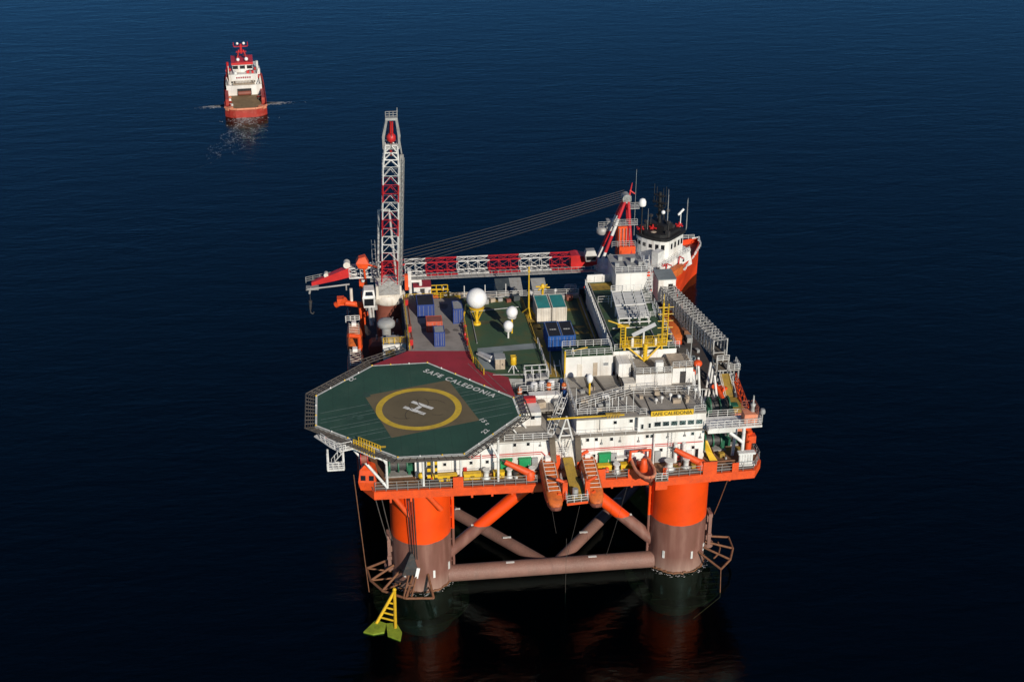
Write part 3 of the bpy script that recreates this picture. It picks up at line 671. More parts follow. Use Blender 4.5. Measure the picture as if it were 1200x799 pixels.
for x,side in ((30.8,'left'),(33.05,'right')):
    t=container('open_top_container','bright blue container with black tarpaulin top, %s one of the pair behind the white house'%side,x,200.0,Z-.1,2.1,5.3,2.65,'bright_blue',topm='tarp')
    d=MB(); d.box(-1.0,-.94,-2.6,2.6,2.62,2.68); d.box(.94,1.0,-2.6,2.6,2.62,2.68); d.build('roof_rim','galvanised',t)
    d=MB()
    for k,(a,b) in enumerate(((-.5,.12),(-.33,.1),(-.16,.14),(.02,.08),(.2,.16),(.42,.1))): d.box(a,a+b,-.35+random.uniform(-.06,.06),.0,2.63,2.636)
    d.build('stencil_mark','white_mark',t)
def radome(label,x,y,z0,zc,r,leg,group,dome=1.0,lo=-.85,name='radome'):
    t=thing(name,label,'radome',(x,y,z0),0,group)
    b=MB(); b.ball((x,y,zc),r,28,dome,lo); b.build('dome','dome_white',t)
    p=MB(); p.tube((x,y,z0),(x,y,zc-r*.7),.28 if r>1 else .16,10); p.build('pedestal',leg,t)
    if r>1:
        p=MB(); p.lathe((x,y,zc-r*1.02),[(1.25,0),(1.25,.12)],16)
        for k in range(6):
            a=k*1.047; p.tube((x,y,z0+.3),(x+1.2*math.cos(a),y+1.2*math.sin(a),zc-r),.06,5)
        p.lathe((x,y,z0),[(.7,0),(.6,.35)],12); p.build('gallery',leg,t)
    else:
        p=MB(); p.lathe((x,y,zc-r*.9),[(r*.75,-.15),(r*.8,0)],14); p.build('collar','trim_white',t)
    return t
G='white radomes on the green deck'
radome('largest white ball-shaped radome on a yellow pedestal',19.3,211.4,28.38,33.1,1.72,'yellow_paint',G)
radome('medium white dome-shaped radome, the upper of two, by the teal-roofed containers',24.7,207.3,28.38,32.2,.95,'yellow_paint',G,1.05,-.5)
radome('small white dome-shaped radome, the lower of two, on the green deck',23.9,205.6,28.38,30.6,.82,'trim_white',G,1.05,-.6)
t=radome('small white dome on a yellow post, on the grey roof behind the bridge',33.8,184.5,28.42,31.4,.5,'yellow_paint',None,1.5,-.7,'antenna_dome')
# yellow mast with foot brackets
t=thing('yellow_mast','tall thin yellow pole mast standing between the radomes and the teal-roofed containers','mast',(28.3,213.4,28.4))
d=MB(); d.tube((28.3,213.4,28.4),(28.3,213.4,37.2),.16,8,.09); d.build('pole','yellow_paint',t)
d=MB()
for a,b in ((1.2,-.4),(-.9,1.6),(.2,-1.4)): d.tube((28.3+a,213.4+b,28.42),(28.3,213.4,30),.11,6)
d.lathe((28.3,213.4,28.4),[(.6,0),(.6,.1)],12); d.build('foot_bracket','yellow_paint',t)
d=MB(); d.box(28.1,28.5,213.2,213.6,36.6,36.75); d.lathe((28.3,213.4,37.1),[(.12,0),(.14,.3),(.05,.4)],8); d.build('lamp','yellow_paint',t)
t=thing('wind_sock_stand','short yellow cage on white tripod legs on the green deck near the helideck','stand',(23.3,193.6,28.4))
d=MB(); d.lathe((23.3,193.6,29.7),[(.42,0),(.5,.1),(.5,1.3),(.42,1.4)],8); d.rail([(22.9,193.2,29.8),(23.7,193.2,29.8),(23.7,194,29.8),(22.9,194,29.8),(22.9,193.2,29.8)],1.3,.8,.05); d.build('cage','yellow_paint',t)
d=MB()
for a in (0,1.57,3.14,4.71): d.tube((23.3+.8*math.cos(a),193.6+.8*math.sin(a),28.4),(23.3,193.6,29.8),.07,5)
d.build('tripod_leg','trim_white',t)
t=thing('deck_locker','pale grey steel locker with a dark lid on the grey plated strip near the helideck','locker',(21.4,195,28.4))
d=MB(); d.box(20.6,22.1,194.6,196.2,28.4,30.2); d.build('body','beige',t); d=MB(); d.box(20.5,22.2,194.5,196.3,30.2,30.35); d.build('lid','grey_paint',t); d=MB(); d.box(21.3,21.36,194.57,194.6,28.5,30.1); d.box(21.6,21.8,194.5,194.56,29.2,29.4); d.build('door_latch','dark_steel',t)
# yellow valve spider behind the teal containers
t=thing('anchor_winch','orange-yellow star-shaped valve wheel on a post behind the teal-roofed containers','valve',(31.2,217.4,28.4))
d=MB(); d.tube((31.2,217.4,28.4),(31.2,217.4,31.9),.2,8); d.build('post','yellow_paint',t)
d=MB()
for k in range(8):
    a=k*.785; d.tube((31.2,217.4,31.9),(31.2+1.2*math.cos(a),217.4+.9*math.sin(a),31.7+.25*math.sin(k*2)),.12,5)
d.lathe((31.2,217.4,31.6),[(.4,0),(.4,.5),(.2,.8)],10); d.build('wheel','yellow_paint',t)
t.name='valve_wheel'
# life raft canisters in a cradle
for i,(x,y,lab) in enumerate(((25.9,188.6,'left'),(27.2,188.8,'middle'),(28.6,189.0,'right'))):
    t=thing('life_raft','white life raft canister in a rack by the helideck corner, %s of three'%lab,'life raft',(x,y,27.1),0,'life raft canisters')
    d=MB(); d.lathe((x,y,27.5),[(.3,0),(.52,.12),(.55,.7),(.57,.72),(.57,.82),(.55,.84),(.52,1.4),(.3,1.5)],16); d.build('canister','dome_white',t)
    d=MB(); d.box(x-.6,x+.6,y-.6,y+.6,27.1,27.2); d.box(x-.1,x+.1,y-.62,y-.55,27.2,28.9); d.build('cradle','galvanised',t)
def pipe_frame(name,label,cat,x0,x1,y0,y1,z0,z1,m,n=3):
    t=thing(name,label,cat,((x0+x1)/2,(y0+y1)/2,z0))
    d=MB()
    for i in range(n+1):
        x=x0+(x1-x0)*i/n
        for y in (y0,y1): d.tube((x,y,z0),(x,y,z1),.07,5)
        d.tube((x,y0,z1),(x,y1,z1),.06,4)
    for y in (y0,y1):
        for z in (z1,(z0+z1)/2): d.tube((x0,y,z),(x1,y,z),.06,4)
    d.build('frame',m,t)
    d=MB(); 
    for i in range(n*2): 
        a=x0+(x1-x0)*(i+.5)/(n*2); d.box(a-.3,a+.3,y0+.2,y1-.2,z0+.5,z0+.5+random.uniform(.5,1.3)); d.cut()
    d.build('equipment','galvanised',t); return t
pipe_frame('equipment_rack','silver pipe rack with small equipment above the life raft canisters','rack',24.8,28.3,190.3,192,27.1,30.2,'trim_white')
t=thing('red_locker','red fire hose cabinet on the roof walkway beside the helideck corner','cabinet',(24.6,184.6,27.1)); d=MB(); d.box(23.8,25.6,184.2,185,27.9,28.7); d.build('body','red_paint',t); d=MB(); d.box(23.85,25.55,184.15,184.2,28.28,28.34); d.box(24.6,24.7,184.12,184.2,28.35,28.5); d.build('door','red_brown',t)
for i,(x,y,z,lab) in enumerate(((28.0,187.4,28.3,'orange smoke float hanging on the rail right of the white raft canisters'),(30.4,187.6,28.0,'orange life ring box on the post beside the blue panel'),(23.6,188.2,27.3,'orange and white fire extinguisher stand at the helideck corner steps'))):
    t=thing('life_buoy',lab,'safety gear',(x,y,z)); d=MB(); d.lathe((x,y,z),[(.28,0),(.38,.15),(.38,1.0),(.25,1.15)],12); d.build('body','boat_orange',t); d=MB(); d.lathe((x,y,z+.45),[(.4,0),(.4,.2)],12); d.tube((x,y,z-1 if z>28 else z-.2),(x,y,z),.07,6); d.build('band','trim_white',t)
for i,(y,) in enumerate(((220.0,),(209.5,),(204.6,))):
    t=thing('fire_extinguisher',('red fire extinguisher cabinet on the far left edge rail of the cargo deck','red fire extinguisher cabinet halfway along the left rail of the cargo deck','red fire cabinet on the left cargo deck rail next to the maroon paint')[i],'fire point',(7.95,y,28.5),0,'red fire points on the cargo deck rail')
    d=MB(); d.box(7.75,8.25,y-.35,y+.35,28.55,29.6); d.build('cabinet','red_paint',t); d=MB(); d.box(7.7,8.3,y-.4,y+.4,29.6,29.7); d.build('lid','red_brown',t)
for i,(x,y) in enumerate(((17.7,208.5),(17.4,205.5),(17.6,203.6))):
    t=thing('fire_hydrant',('red hydrant by the yellow rail nearest the large radome','red hydrant in the middle of the yellow rail right of the cargo deck','red hydrant where the yellow rail meets the white pipe')[i],'hydrant',(x-.6,y,28.5),0,'red hydrants along the yellow rail')
    d=MB(); d.tube((x-.6,y,28.5),(x-.6,y,29.4),.16,8); d.lathe((x-.6,y,29.4),[(.25,0),(.22,.2),(.06,.35)],10); d.build('body','red_paint',t); d=MB(); d.tube((x-.95,y,29.1),(x-.25,y,29.1),.1,6); d.build('valve','dark_steel',t)
# ---------------------------------------------------------------- raised deck: scaffold rack, radar tower
t=thing('scaffold_rack','white steel rack with rows of sloping grey slats on the raised green deck','rack',(43.7,204.5,32))
d=MB()
for x in (41.3,43,44.7,46.2):
    for y in (200.8,204,207.6): d.tube((x,y,32),(x,y,33.0+(y-200.8)*.22),.1,5)
    d.tube((x,200.6,33.2),(x,207.8,34.9),.1,5)
    d.tube((x,200.8,32),(x,204,33.8),.07,4)
for y,z in ((200.7,33.2),(204,34),(207.7,34.8)): d.tube((41.2,y,z),(46.3,y,z),.1,5)
d.rail([(41.2,207.8,34.8),(46.3,207.8,34.8)],1.0,1.2,.05); d.rail([(44.6,200.4,33.3),(47.2,200.4,33.3),(47.2,203,33.6)],1.0,1.0,.05); d.tube((41.2,200.8,32.4),(46.5,200.8,32.4),.1,5)
d.build('frame','trim_white',t)
d=MB()
for k in range(7):
    for x0 in (41.3,43.1,44.9):
        y=201.2+k*.95; z=33.3+k*.21; d.q([(x0,y,z-.18),(x0+1.5,y,z-.18),(x0+1.5,y+.38,z+.26),(x0,y+.38,z+.26),(x0,y,z-.24),(x0+1.5,y,z-.24),(x0+1.5,y+.38,z+.2),(x0,y+.38,z+.2)],[(0,1,2,3),(7,6,5,4),(0,4,5,1),(2,6,7,3),(0,3,7,4),(1,5,6,2)]); d.cut()
d.build('slat','solar',t)
t=thing('radar_tower','yellow branching radar tower with ladders and a tilted grey antenna on the raised deck','tower',(43.5,190.9,28.4))
Y_='yellow_paint'
d=MB(); d.tube((43.5,190.6,28.5),(43.5,190.6,33.6),.34,8)
for k in range(9): d.tube((43.1,190.25,29+k*.5),(43.9,190.25,29+k*.5),.05,4)
d.build('post',Y_,t)
for q in ((40.6,191.4,33),(46.2,191.4,33)): d=MB(); d.tube((43.5,190.6,30.6),q,.15,6); d.build('arm',Y_,t)
d=MB(); d.box(39.9,46.9,190.7,191.9,33.0,33.12); d.build('gallery',Y_,t)
d=MB(); d.rail([(39.9,190.75,33.1),(46.8,190.75,33.1)],1.1,1.0,.05); d.rail([(39.9,191.9,33.1),(46.8,191.9,33.1)],1.1,1.0,.05); d.build('gallery_rail',Y_,t)
d=MB(); d.tube((40.4,191.6,32.2),(40.4,191.6,36.4),.2,8); d.ladder((40.0,191.2,32.6),(40.0,191.2,36.4),(1,0,0),.7,.06,.45); d.cut(); d.box(39.2,41,191.2,191.9,36.3,36.45); d.tube((37.8,192,37.2),(40.4,191.6,36.3),.11,6); d.cut()
d.tube((46.3,191.6,32),(46.3,191.6,39.9),.17,8); d.tube((47.1,191.6,33),(47.1,191.6,39.7),.09,6); d.ladder((46.7,191.4,32.6),(46.7,191.4,39.6),(1,0,0),.7,.06,.45); d.cut()
for k in range(6): d.tube((45.5,191.6,33.4+k*1.15),(47.9,191.6,33.4+k*1.15),.065,5)
d.tube((46.3,191.6,39.8),(46.3,191.6,41.4),.05,5); d.build('ladder_mast',Y_,t)
d=MB(); d.rbox((43.2,190.8,35.9),(4.0,.3,.6),R(8),R(-35),R(-22)); d.build('antenna','solar',t)
d=MB(); d.tube((43.2,190.9,33.1),(43.2,190.9,35.8),.15,6).cut(); d.lathe((41.5,191,33.1),[(.25,0),(.25,1.1),(.12,1.4)],8).cut(); d.lathe((45.2,191.1,33.1),[(.17,0),(.2,.8),(.1,1.1)],8); d.build('scanner_mount','trim_white',t)
t=thing('whip_aerial','tall thin white whip aerial on the starboard side by the roof houses','aerial',(50.6,190,28.4)); d=MB(); d.tube((50.6,190,28.4),(50.6,190,39.5),.09,6,.05); d.build('rod','galvanised',t); d=MB(); d.lathe((50.6,190,28.4),[(.3,0),(.3,.3),(.12,.8)],8); d.build('base','trim_white',t)
# ---------------------------------------------------------------- lifeboats in front of the wall, with the ramp platform between them
def lifeboat(label,x,y0,y1,z,w,h,m='boat_orange',low='red_brown',group=None,slats=True,pitch=0):
    """covered lifeboat lying fore and aft, bow towards -y"""
    L=y1-y0; t=thing('lifeboat',label,'lifeboat',(x,(y0+y1)/2,z),0,group,local=True); t.rotation_euler=(pitch,0,0)
    def sec(f,k,bot,top):
        y=-L/2+L*f; pts=[]
        for i in range(16):
            a=2*math.pi*i/16; c,s_=math.cos(a),math.sin(a)
            px=(abs(c)**.65)*(1 if c>0 else -1)*w/2*k; pz=(bot+top)/2+(abs(s_)**.7)*(1 if s_>0 else -1)*(top-bot)/2
            pts.append((px,y,pz))
        return pts
    cov=MB(); cov.loft([sec(-.01,.3,.9,h*.6),sec(.03,.75,.9,h*.74),sec(.13,.9,.9,h*.82),sec(.25,.97,.9,h*.98),sec(.6,1,.9,h),sec(.88,.95,.9,h*.96),sec(.97,.75,.9,h*.85),sec(1,.5,.95,h*.7)]); cov.build('canopy',m,t)
    hu=MB(); hu.loft([sec(-.03,.2,.8,1.3),sec(.01,.62,.3,1.35),sec(.12,.9,.05,1.3),sec(.3,1.04,-.1,1.25),sec(.7,1.04,-.1,1.25),sec(.92,.95,.0,1.28),sec(1.0,.7,.3,1.3)]); hu.build('hull',low,t)
    b=MB(); b.loft([sec(.1,.95,1.22,1.4),sec(.3,1.09,1.2,1.38),sec(.7,1.09,1.2,1.38),sec(.93,1.0,1.22,1.4)]); b.build('fender','deck_orange',t)
    if slats:
        b=MB()
        for k in range(9):
            y=-L/2+L*(.2+.72*k/9); b.tube((-w*.33,y,h+.12),(w*.33,y,h+.12),.05,4)
        for i in (-1,1): b.tube((i*w*.33,-L/2+L*.18,h+.12),(i*w*.33,L/2-L*.1,h+.12),.05,4)
        b.build('roof_rail','cream',t)
    b=MB(); b.box(-.4,.4,L/2-1.9,L/2-1.0,h*.9,h+.55); b.build('cockpit','dome_white' if slats else m,t)
    for i in (-1,0,1):
        b=MB(); b.box(i*.42-.14,i*.42+.14,-L/2+L*.075,-L/2+L*.09,h*.62,h*.75); b.build('window','glass',t)
    return t
lifeboat('long orange covered lifeboat over the deck edge, left of the yellow-brown ramp',26.5,168.6,179.4,19.0,2.5,2.4,pitch=R(9))
lifeboat('long orange covered lifeboat over the deck edge, right of the yellow-brown ramp',32.5,168.8,179.6,19.0,2.5,2.4,pitch=R(9))
t=thing('lifeboat_station','boarding platform with yellow-brown ramp and white rails between the two front lifeboats','platform',(29.6,174,20))
d=MB(); d.mi=1; d.prism([(28.1,168.6),(31.2,168.9),(31.2,178),(28.1,178)],19.4,19.8,top=0); d.build('floor',['grate_brown','deck_orange'],t)
d=MB(); d.q([(29,169.6,19.9),(30.5,169.6,19.9),(30.2,177.3,22.2),(28.7,177.3,22.2),(29,169.6,19.8),(30.5,169.6,19.8),(30.2,177.3,22.1),(28.7,177.3,22.1)],[(0,1,2,3),(7,6,5,4),(0,4,5,1),(2,6,7,3),(0,3,7,4),(1,5,6,2)]); d.build('ramp','path_yellow',t)
for x0,x1 in ((28.15,28.9),(30.55,31.15)): d=MB(); d.box(x0,x1,170.3,174.5,19.8,19.86); d.build('grating','winch_green',t)
d=MB(); d.rail([(28.1,175,19.8),(28.1,168.7,19.8),(31.2,168.9,19.8),(31.2,175,19.8)],1.2,.9,.055); d.build('hand_rail','trim_white',t)
for x in (28.0,31.3):
    d=MB(); s=1 if x>30 else -1
    for y in (170.4,177.6):
        d.box(x-.35,x+.35,y-.35,y+.35,19.5,22.4); d.tube((x,y,22.2),(x+s*1.3,y,22.9),.25,6); d.tube((x+s*.2,y,20),(x+s*1.1,y-.3,20.6),.2,6)
    d.build('davit','deck_orange',t)
d=MB(); d.lathe((29.5,170.2,19.8),[(.45,0),(.45,1.3),(.4,1.4)],12); d.build('drum','galvanised',t)
d=MB()
for x in (26.9,30.7): d.rbox((x+.35,177.2,23.2),(.85,.5,5.6),0,R(9),R(-5)); d.cut()
d.build('davit_beam','grate_brown',t)
d=MB(); d.tube((28,176.9,25.4),(29.1,176.7,29.5),.15,6); d.tube((30.1,176.9,25.4),(29.1,176.7,29.5),.15,6); d.tube((28.2,176.9,26.2),(30,176.9,26.2),.12,6); d.tube((28.5,176.9,27.4),(29.7,176.9,27.4),.12,6); d.tube((28.3,176.9,25.2),(29.2,176.6,22.8),.09,5); d.tube((29.9,176.9,25.2),(29.2,176.6,22.8),.09,5); d.rail([(28,176.7,23.2),(30,176.7,23.2)],1,.7); d.build('a_frame','trim_white',t)
t=thing('monorail_crane','thin yellow jib beam held level in front of the upper white wall','jib crane',(29.1,176.5,29.3)); d=MB(); d.box(26.2,37.6,176.35,176.55,29.3,29.48); d.build('jib','yellow_paint',t); d=MB(); d.box(34.8,37,176.2,176.7,29.5,29.75)
for k in range(5): d.box(35+k*.4,35.2+k*.4,176.15,176.75,29.1,29.6)
d.build('hoist','path_yellow',t)
# rescue boat
t=thing('rescue_boat','open red-brown rescue boat with an orange console hanging bow outwards at the deck edge','rescue boat',(40.4,174.2,20.6),R(4),local=True)
d=MB(); secs=[]
for f,k,zz in ((-3.4,.05,1.1),(-2.9,.45,.95),(-2,.8,.8),(-.6,1,.75),(1.2,1,.75),(2.6,.9,.8)):
    b=1.35*k; secs.append([(-b,f,zz),(-b*.9,f,zz*.35),(-b*.35,f,-.15+max(0,-f-2)*.4),(b*.35,f,-.15+max(0,-f-2)*.4),(b*.9,f,zz*.35),(b,f,zz),(b*.75,f,zz),(b*.6,f,.3),(-b*.6,f,.3),(-b*.75,f,zz)])
d.loft(secs); d.build('hull','red_brown',t)
d=MB()
for i in (-1,1): 
    pts=[(i*1.38*k,f,zz+.1) for f,k,zz in ((-3.3,.08,1.1),(-2.9,.45,.98),(-2,.8,.85),(-.6,1,.8),(1.2,1,.8),(2.6,.92,.85))]
    for a,b in zip(pts[:-1],pts[1:]): d.tube(a,b,.24,8)
d.build('fender_tube','faded_orange',t)
d=MB(); d.lathe((0,.2,.3),[(.62,0),(.66,.8),(.5,1.2),(.45,1.9),(.2,2.0)],10); d.box(-.6,.6,1.0,1.9,.3,1.0); d.build('console','deck_orange',t)
d=MB(); d.tube((-1.6,2.6,-.6),(-1.5,2.2,2.6),.22,6); d.tube((1.6,2.6,-.6),(1.5,2.2,2.6),.22,6); d.tube((-1.5,2.2,2.5),(1.5,2.2,2.5),.2,6); d.tube((0,2.2,2.5),(0,.4,3.2),.16,6); d.build('davit','deck_orange',t)
t=thing('muster_platform','small grey platform with white rails jutting out right of the rescue boat','platform',(43,174,19.9)); d=MB(); d.box(41.9,43.9,172.9,175.2,19.7,19.85); d.build('floor','grate_brown',t); d=MB(); d.rail([(42,175,19.85),(42,173,19.85),(43.8,173,19.85),(43.8,175,19.85)],1.2,.9,.055); d.build('hand_rail','trim_white',t); d=MB(); d.box(42,43.8,173,175.1,18.2,19.7); d.build('bracket','deck_orange',t)
# stowed davit arms, fairleads and winches along the front
for x,y,x2,y2,z2,lab in ((20.0,176.4,23.6,175.6,20.9,'orange crane arm stowed aslant in front of the two green door boxes'),(45.6,177,49.4,175.5,20.8,'orange crane arm stowed aslant at the starboard end of the white wall')):
    t=thing('stowed_davit',lab,'davit',(x2,y2,20)); d=MB(); d.tube((x,y,22.6),(x2,y2,z2),.38,8,.6); d.build('arm','deck_orange',t); d=MB(); d.lathe((x2,y2,20),[(.8,0),(.8,.9),(.5,1.3)],12); d.build('pedestal','deck_orange',t); d=MB(); d.tube((x-.6,y,23.0),(x+.3,y,22.5),.12,6); d.build('sheave','dark_steel',t)
for i,(x,y,r,lab) in enumerate(((17.2,176.4,.55,'white bollard drum under the helideck between yellow lockers'),(20.6,176.2,.5,'white bollard drum left of the first green door box'),(36.6,175.7,.55,'white upright drum left of the rescue boat'),(44.6,175.7,.75,'large white spool winch at the inner corner right of the rescue boat'),(47.2,175.9,.55,'white bollard drum beneath the stowed arm at the starboard end'),(24.0,176.1,.55,'white bollard drum right of the green door boxes'))):
    t=thing('mooring_winch',lab,'bollard',(x,y,20),0,'white drums along the front deck edge'); d=MB(); d.lathe((x,y,20),[(r,0),(r,.12),(r*.7,.2),(r*.7,1.3),(r,1.4),(r,1.55)],14); d.build('drum','trim_white',t); d=MB(); d.lathe((x,y,20),[(r*1.3,0),(r*1.3,.08)],12); d.build('base_plate','galvanised',t)
for i,(x0,x1,lab) in enumerate(((9.3,12.9,'long yellow locker under the front edge of the helideck, left one'),(13.9,16.4,'yellow locker under the front edge of the helideck, right one'),(18.3,19.9,'short yellow locker left of the green door boxes'),(33.9,36.0,'yellow locker right of the single green door box'),(37.4,39.4,'yellow locker behind the rescue boat'))):
    t=thing('yellow_locker',lab,'locker',((x0+x1)/2,176.6,20),0,'yellow lockers along the front deck'); d=MB(); d.box(x0,x1,176.3,177.0,20,20.9); d.build('body','yellow_paint',t); d=MB(); d.box(x0-.05,x1+.05,176.2,177.05,20.9,21.0); d.build('lid','yellow_paint',t); d=MB(); d.box((x0+x1)/2-.3,(x0+x1)/2+.3,176.22,176.3,20.5,20.6); d.build('handle','black',t)
# under the helideck at the port corner: green winch and a black and yellow striped frame
def winch(label,x,y,z,L,r,axis='x',m='winch_green',name='anchor_winch'):
    t=thing(name,label,'winch',(x,y,z)); ax=Vector((1,0,0)) if axis=='x' else Vector((0,1,0)); c=Vector((x,y,z+r+.3))
    d=MB(); d.tube(c-ax*L/2,c+ax*L/2,r*.75,18); d.build('drum','dark_steel',t)
    for s in (-1,0,1):
        d=MB(); d.tube(c+ax*(s*L/2-.1),c+ax*(s*L/2+.1),r,20); d.build('flange',m,t)
    n_=Vector((ax.y,ax.x,0)); d=MB()
    for s in (-1,1): d.rbox(c+ax*s*(L/2+.3)-Vector((0,0,r*.5)),(.4 if axis=='x' else r*1.6,r*1.6 if axis=='x' else .4,r+.6))
    d.build('bearing',m,t); d=MB(); d.rbox(c+ax*(L/2+1.0)-Vector((0,0,r*.3)),(1.1,1.1,1.2)); d.build('motor',m,t); d=MB(); d.rbox((x,y,z+.12),(L+1.5 if axis=='x' else r*2,r*2 if axis=='x' else L+1.5,.24)); d.build('bed','galvanised',t)
    return t
winch('green anchor winch on the dark deck under the port corner of the helideck',4.4,179.4,20,2.6,1.25)
winch('green anchor winch on the brown deck below the starboard balcony',52.4,181.0,20,2.4,1.1)
winch('second green winch partly hidden below the balcony, right of the first',55.0,182.2,20,1.8,1.0)
winch('large dark green rope drum on the starboard side behind the balcony',54.6,186.5,22.4,3.0,1.5)
t=thing('tugger_frame','black and yellow striped gate frame under the front edge of the helideck','frame',(8.9,176.2,20)); d=MB()
for k in range(7):
    d.mi=k%2; d.box(8.5,9.0,175.9,176.2,20.4+k*.55,20.95+k*.55)
d.cut()
for k in range(7):
    d.mi=k%2; d.box(9.6,10.0,175.9,176.2,20.4+k*.55,20.95+k*.55)
d.build('post',['black','yellow_paint'],t); d=MB(); d.box(8.4,10.1,175.85,176.25,24.2,24.5); d.box(8.3,10.2,175.8,176.5,20,20.4); d.build('cross_beam','dark_steel',t)
for x,y,lab in ((7.6,175.9,'orange flood lamp housing beside the striped gate frame'),):
    t=thing('flood_lamp',lab,'lamp',(x,y,20)); d=MB(); d.tube((x,y,20),(x,y,21.2),.12,6); d.build('post','galvanised',t); d=MB(); d.ball((x,y,21.5),.5,10); d.build('housing','yellow_paint',t)
t=thing('winch_cabin','faceted orange winch control cabin with two dark windows at the port front corner','cabin',(-.1,178.2,20)); d=MB(); d.loft([[(-1.3,176.6,19.2),(.9,176.2,19.2),(1.2,178.6,19.2),(-.8,179.4,19.2)],[(-1.6,176.5,20.6),(1.0,176.0,20.6),(1.3,178.8,20.6),(-1.0,179.6,20.6)],[(-1.3,176.9,22.4),(.8,176.5,22.4),(1.0,178.6,22.4),(-.8,179.3,22.4)],[(-.6,177.4,22.9),(.4,177.3,22.9),(.5,178.3,22.9),(-.5,178.7,22.9)]],smooth=False); d.build('body','deck_orange',t)
for x in (-.95,.25): d=MB(); d.rbox((x+.1,176.42+ (.08 if x<0 else -.12),21.3),(.7,.12,.75),R(-9),R(-10)); d.build('window','glass',t)
t=thing('hose_reel','red hose reel hung under the port edge of the helideck above the orange cabin','hose reel',(-.6,177.2,23.5)); d=MB(); d.tube((-1,177.2,24.3),(-.1,177.2,24.3),.8,12); d.build('drum','red_brown',t); d=MB(); d.tube((-1.1,177.2,24.3),(-1.0,177.2,24.3),1.05,14); d.tube((-.1,177.2,24.3),(0,177.2,24.3),1.05,14); d.tube((-.5,177.2,24.3),(-.5,177.6,27.6),.12,6); d.build('flange','red_paint',t)
# ---------------------------------------------------------------- cranes
def rope(d,a,b,r=.05,sag=0,n=1):
    a=Vector(a); b=Vector(b); prev=a
    for i in range(1,n+1):
        t=i/n; p=a.lerp(b,t)-Vector((0,0,sag*4*t*(1-t))); d.tube(prev,p,r,4,cap=False); prev=p
    return d
# port crane: boom luffed up
t=thing('pedestal_crane','port crane with its red and white lattice boom luffed up nearly upright','crane',(5.0,225,20))
d=MB(); d.lathe((5,225,0),[(2.5,20),(2.3,21),(2.2,26.4),(2.6,27.4)],24); d.build('pedestal','red_brown',t)
d=MB(); d.lathe((5.1,225,0),[(2.7,27.4),(2.9,27.7),(2.9,28.6),(2.6,29.1)],24); d.box(2.9,7.3,222.7,227.5,28.6,31.0); d.build('machinery_house','cream',t)
d=MB(); d.box(3.4,7.0,222.5,222.7,29.4,32); 
for i in range(3): d.tube((3.6,222.4,29.6+i*.8),(6.8,222.4,29.6+i*.8),.09,4)
d.tube((3.6,222.35,30),(6.8,222.35,32),.08,4); d.tube((6.8,222.35,30),(3.6,222.35,32),.08,4); d.build('boom_foot','galvanised',t)
c=MB(); c.loft([[(.7,221.6,27.6),(2.6,221.6,27.6),(2.6,224.2,27.6),(.7,224.2,27.6)],[(.5,221.2,29.6),(2.7,221.2,29.6),(2.7,224.2,29.6),(.5,224.2,29.6)],[(.8,221.8,30.8),(2.5,221.8,30.8),(2.5,224,30.8),(.8,224,30.8)]],smooth=False); ca=c.build('cab','trim_white',t)
d=MB(); d.q([(.85,221.1,28.2),(2.4,221.1,28.2),(2.4,221.05,29.5),(.85,221.05,29.5)],[(0,1,2,3)]); d.q([(.95,221.3,29.75),(2.4,221.3,29.75),(2.25,221.62,30.6),(1.1,221.62,30.6)],[(0,1,2,3)]); d.build('window','glass',ca)
d=MB(); d.tube((1.6,222,27.5),(1.9,221,24.5),.35,8); d.tube((2.2,222.4,27.5),(2.3,221.4,25),.2,6); d.box(1,3,222.5,224.2,26.7,27.5); d.build('cab_bracket','galvanised',ca)
F=Vector((5.3,223.6,31.6)); T=Vector((6.45,214.2,63.6)); D=(T-F)
CW=['crane_red','trim_white']
up_=(0,-1,0)
d=MB(); d.truss(F,F+D*.74,2.7,2.1,14,up_,.11,.045,[0,0,0,1,1,1,0,0,1,1,0,0,1,1],2.5,1.9); d.build('lattice_boom',CW,t)
d=MB(); d.truss(F+D*.74,F+D*.86,2.5,1.9,3,up_,.15,.1,[1],1.9,1.5); d.build('boom_neck',['trim_white','trim_white'],t)
e=D.normalized(); S_=Vector((1,0,0)); U_=S_.cross(e).normalized()
if U_.y>0: U_=-U_
d=MB(); a_=F+D*.84; b_=F+D*1.0
for s in (-1,1):
    d.loft([[a_+S_*s*1.35-U_*.5,a_+S_*s*1.15-U_*.5,a_+S_*s*1.15+U_*.6,a_+S_*s*1.35+U_*.6],[a_.lerp(b_,.45)+S_*s*1.45-U_*.5,a_.lerp(b_,.45)+S_*s*1.0-U_*.5,a_.lerp(b_,.45)+S_*s*1.0+U_*.6,a_.lerp(b_,.45)+S_*s*1.45+U_*.6],[b_+S_*s*.95-U_*.5,b_+S_*s*.6-U_*.5,b_+S_*s*.6+U_*.6,b_+S_*s*.95+U_*.6]],smooth=False)
d.rbox(b_,(1.9,1.1,.4)); d.rbox(a_,(2.7,1.1,.35)); d.rbox(a_.lerp(b_,.05)+U_*.4,(2.6,.3,.9)); d.build('boom_head','galvanised',t)
d=MB(); d.rail([b_+S_*-.9,b_+S_*.9],1.1,.6,.06); d.tube(b_+S_*.9,b_+S_*.95+Vector((0,0,1.7)),.07,4); d.build('head_rail','galvanised',t)
d=MB(); d.tube(a_+D*.03,b_-D*.02,.42,8,.3); d.lathe(a_+D*.05+Vector((0,-.5,-.5)),[(.4,0),(.75,.3),(.75,1.0),(.4,1.4)],10); d.tube(a_-D*.05,a_+D*.03,.2,6); d.build('sheave_block','red_paint',t)
d=MB()                                                     # catwalk along the boom
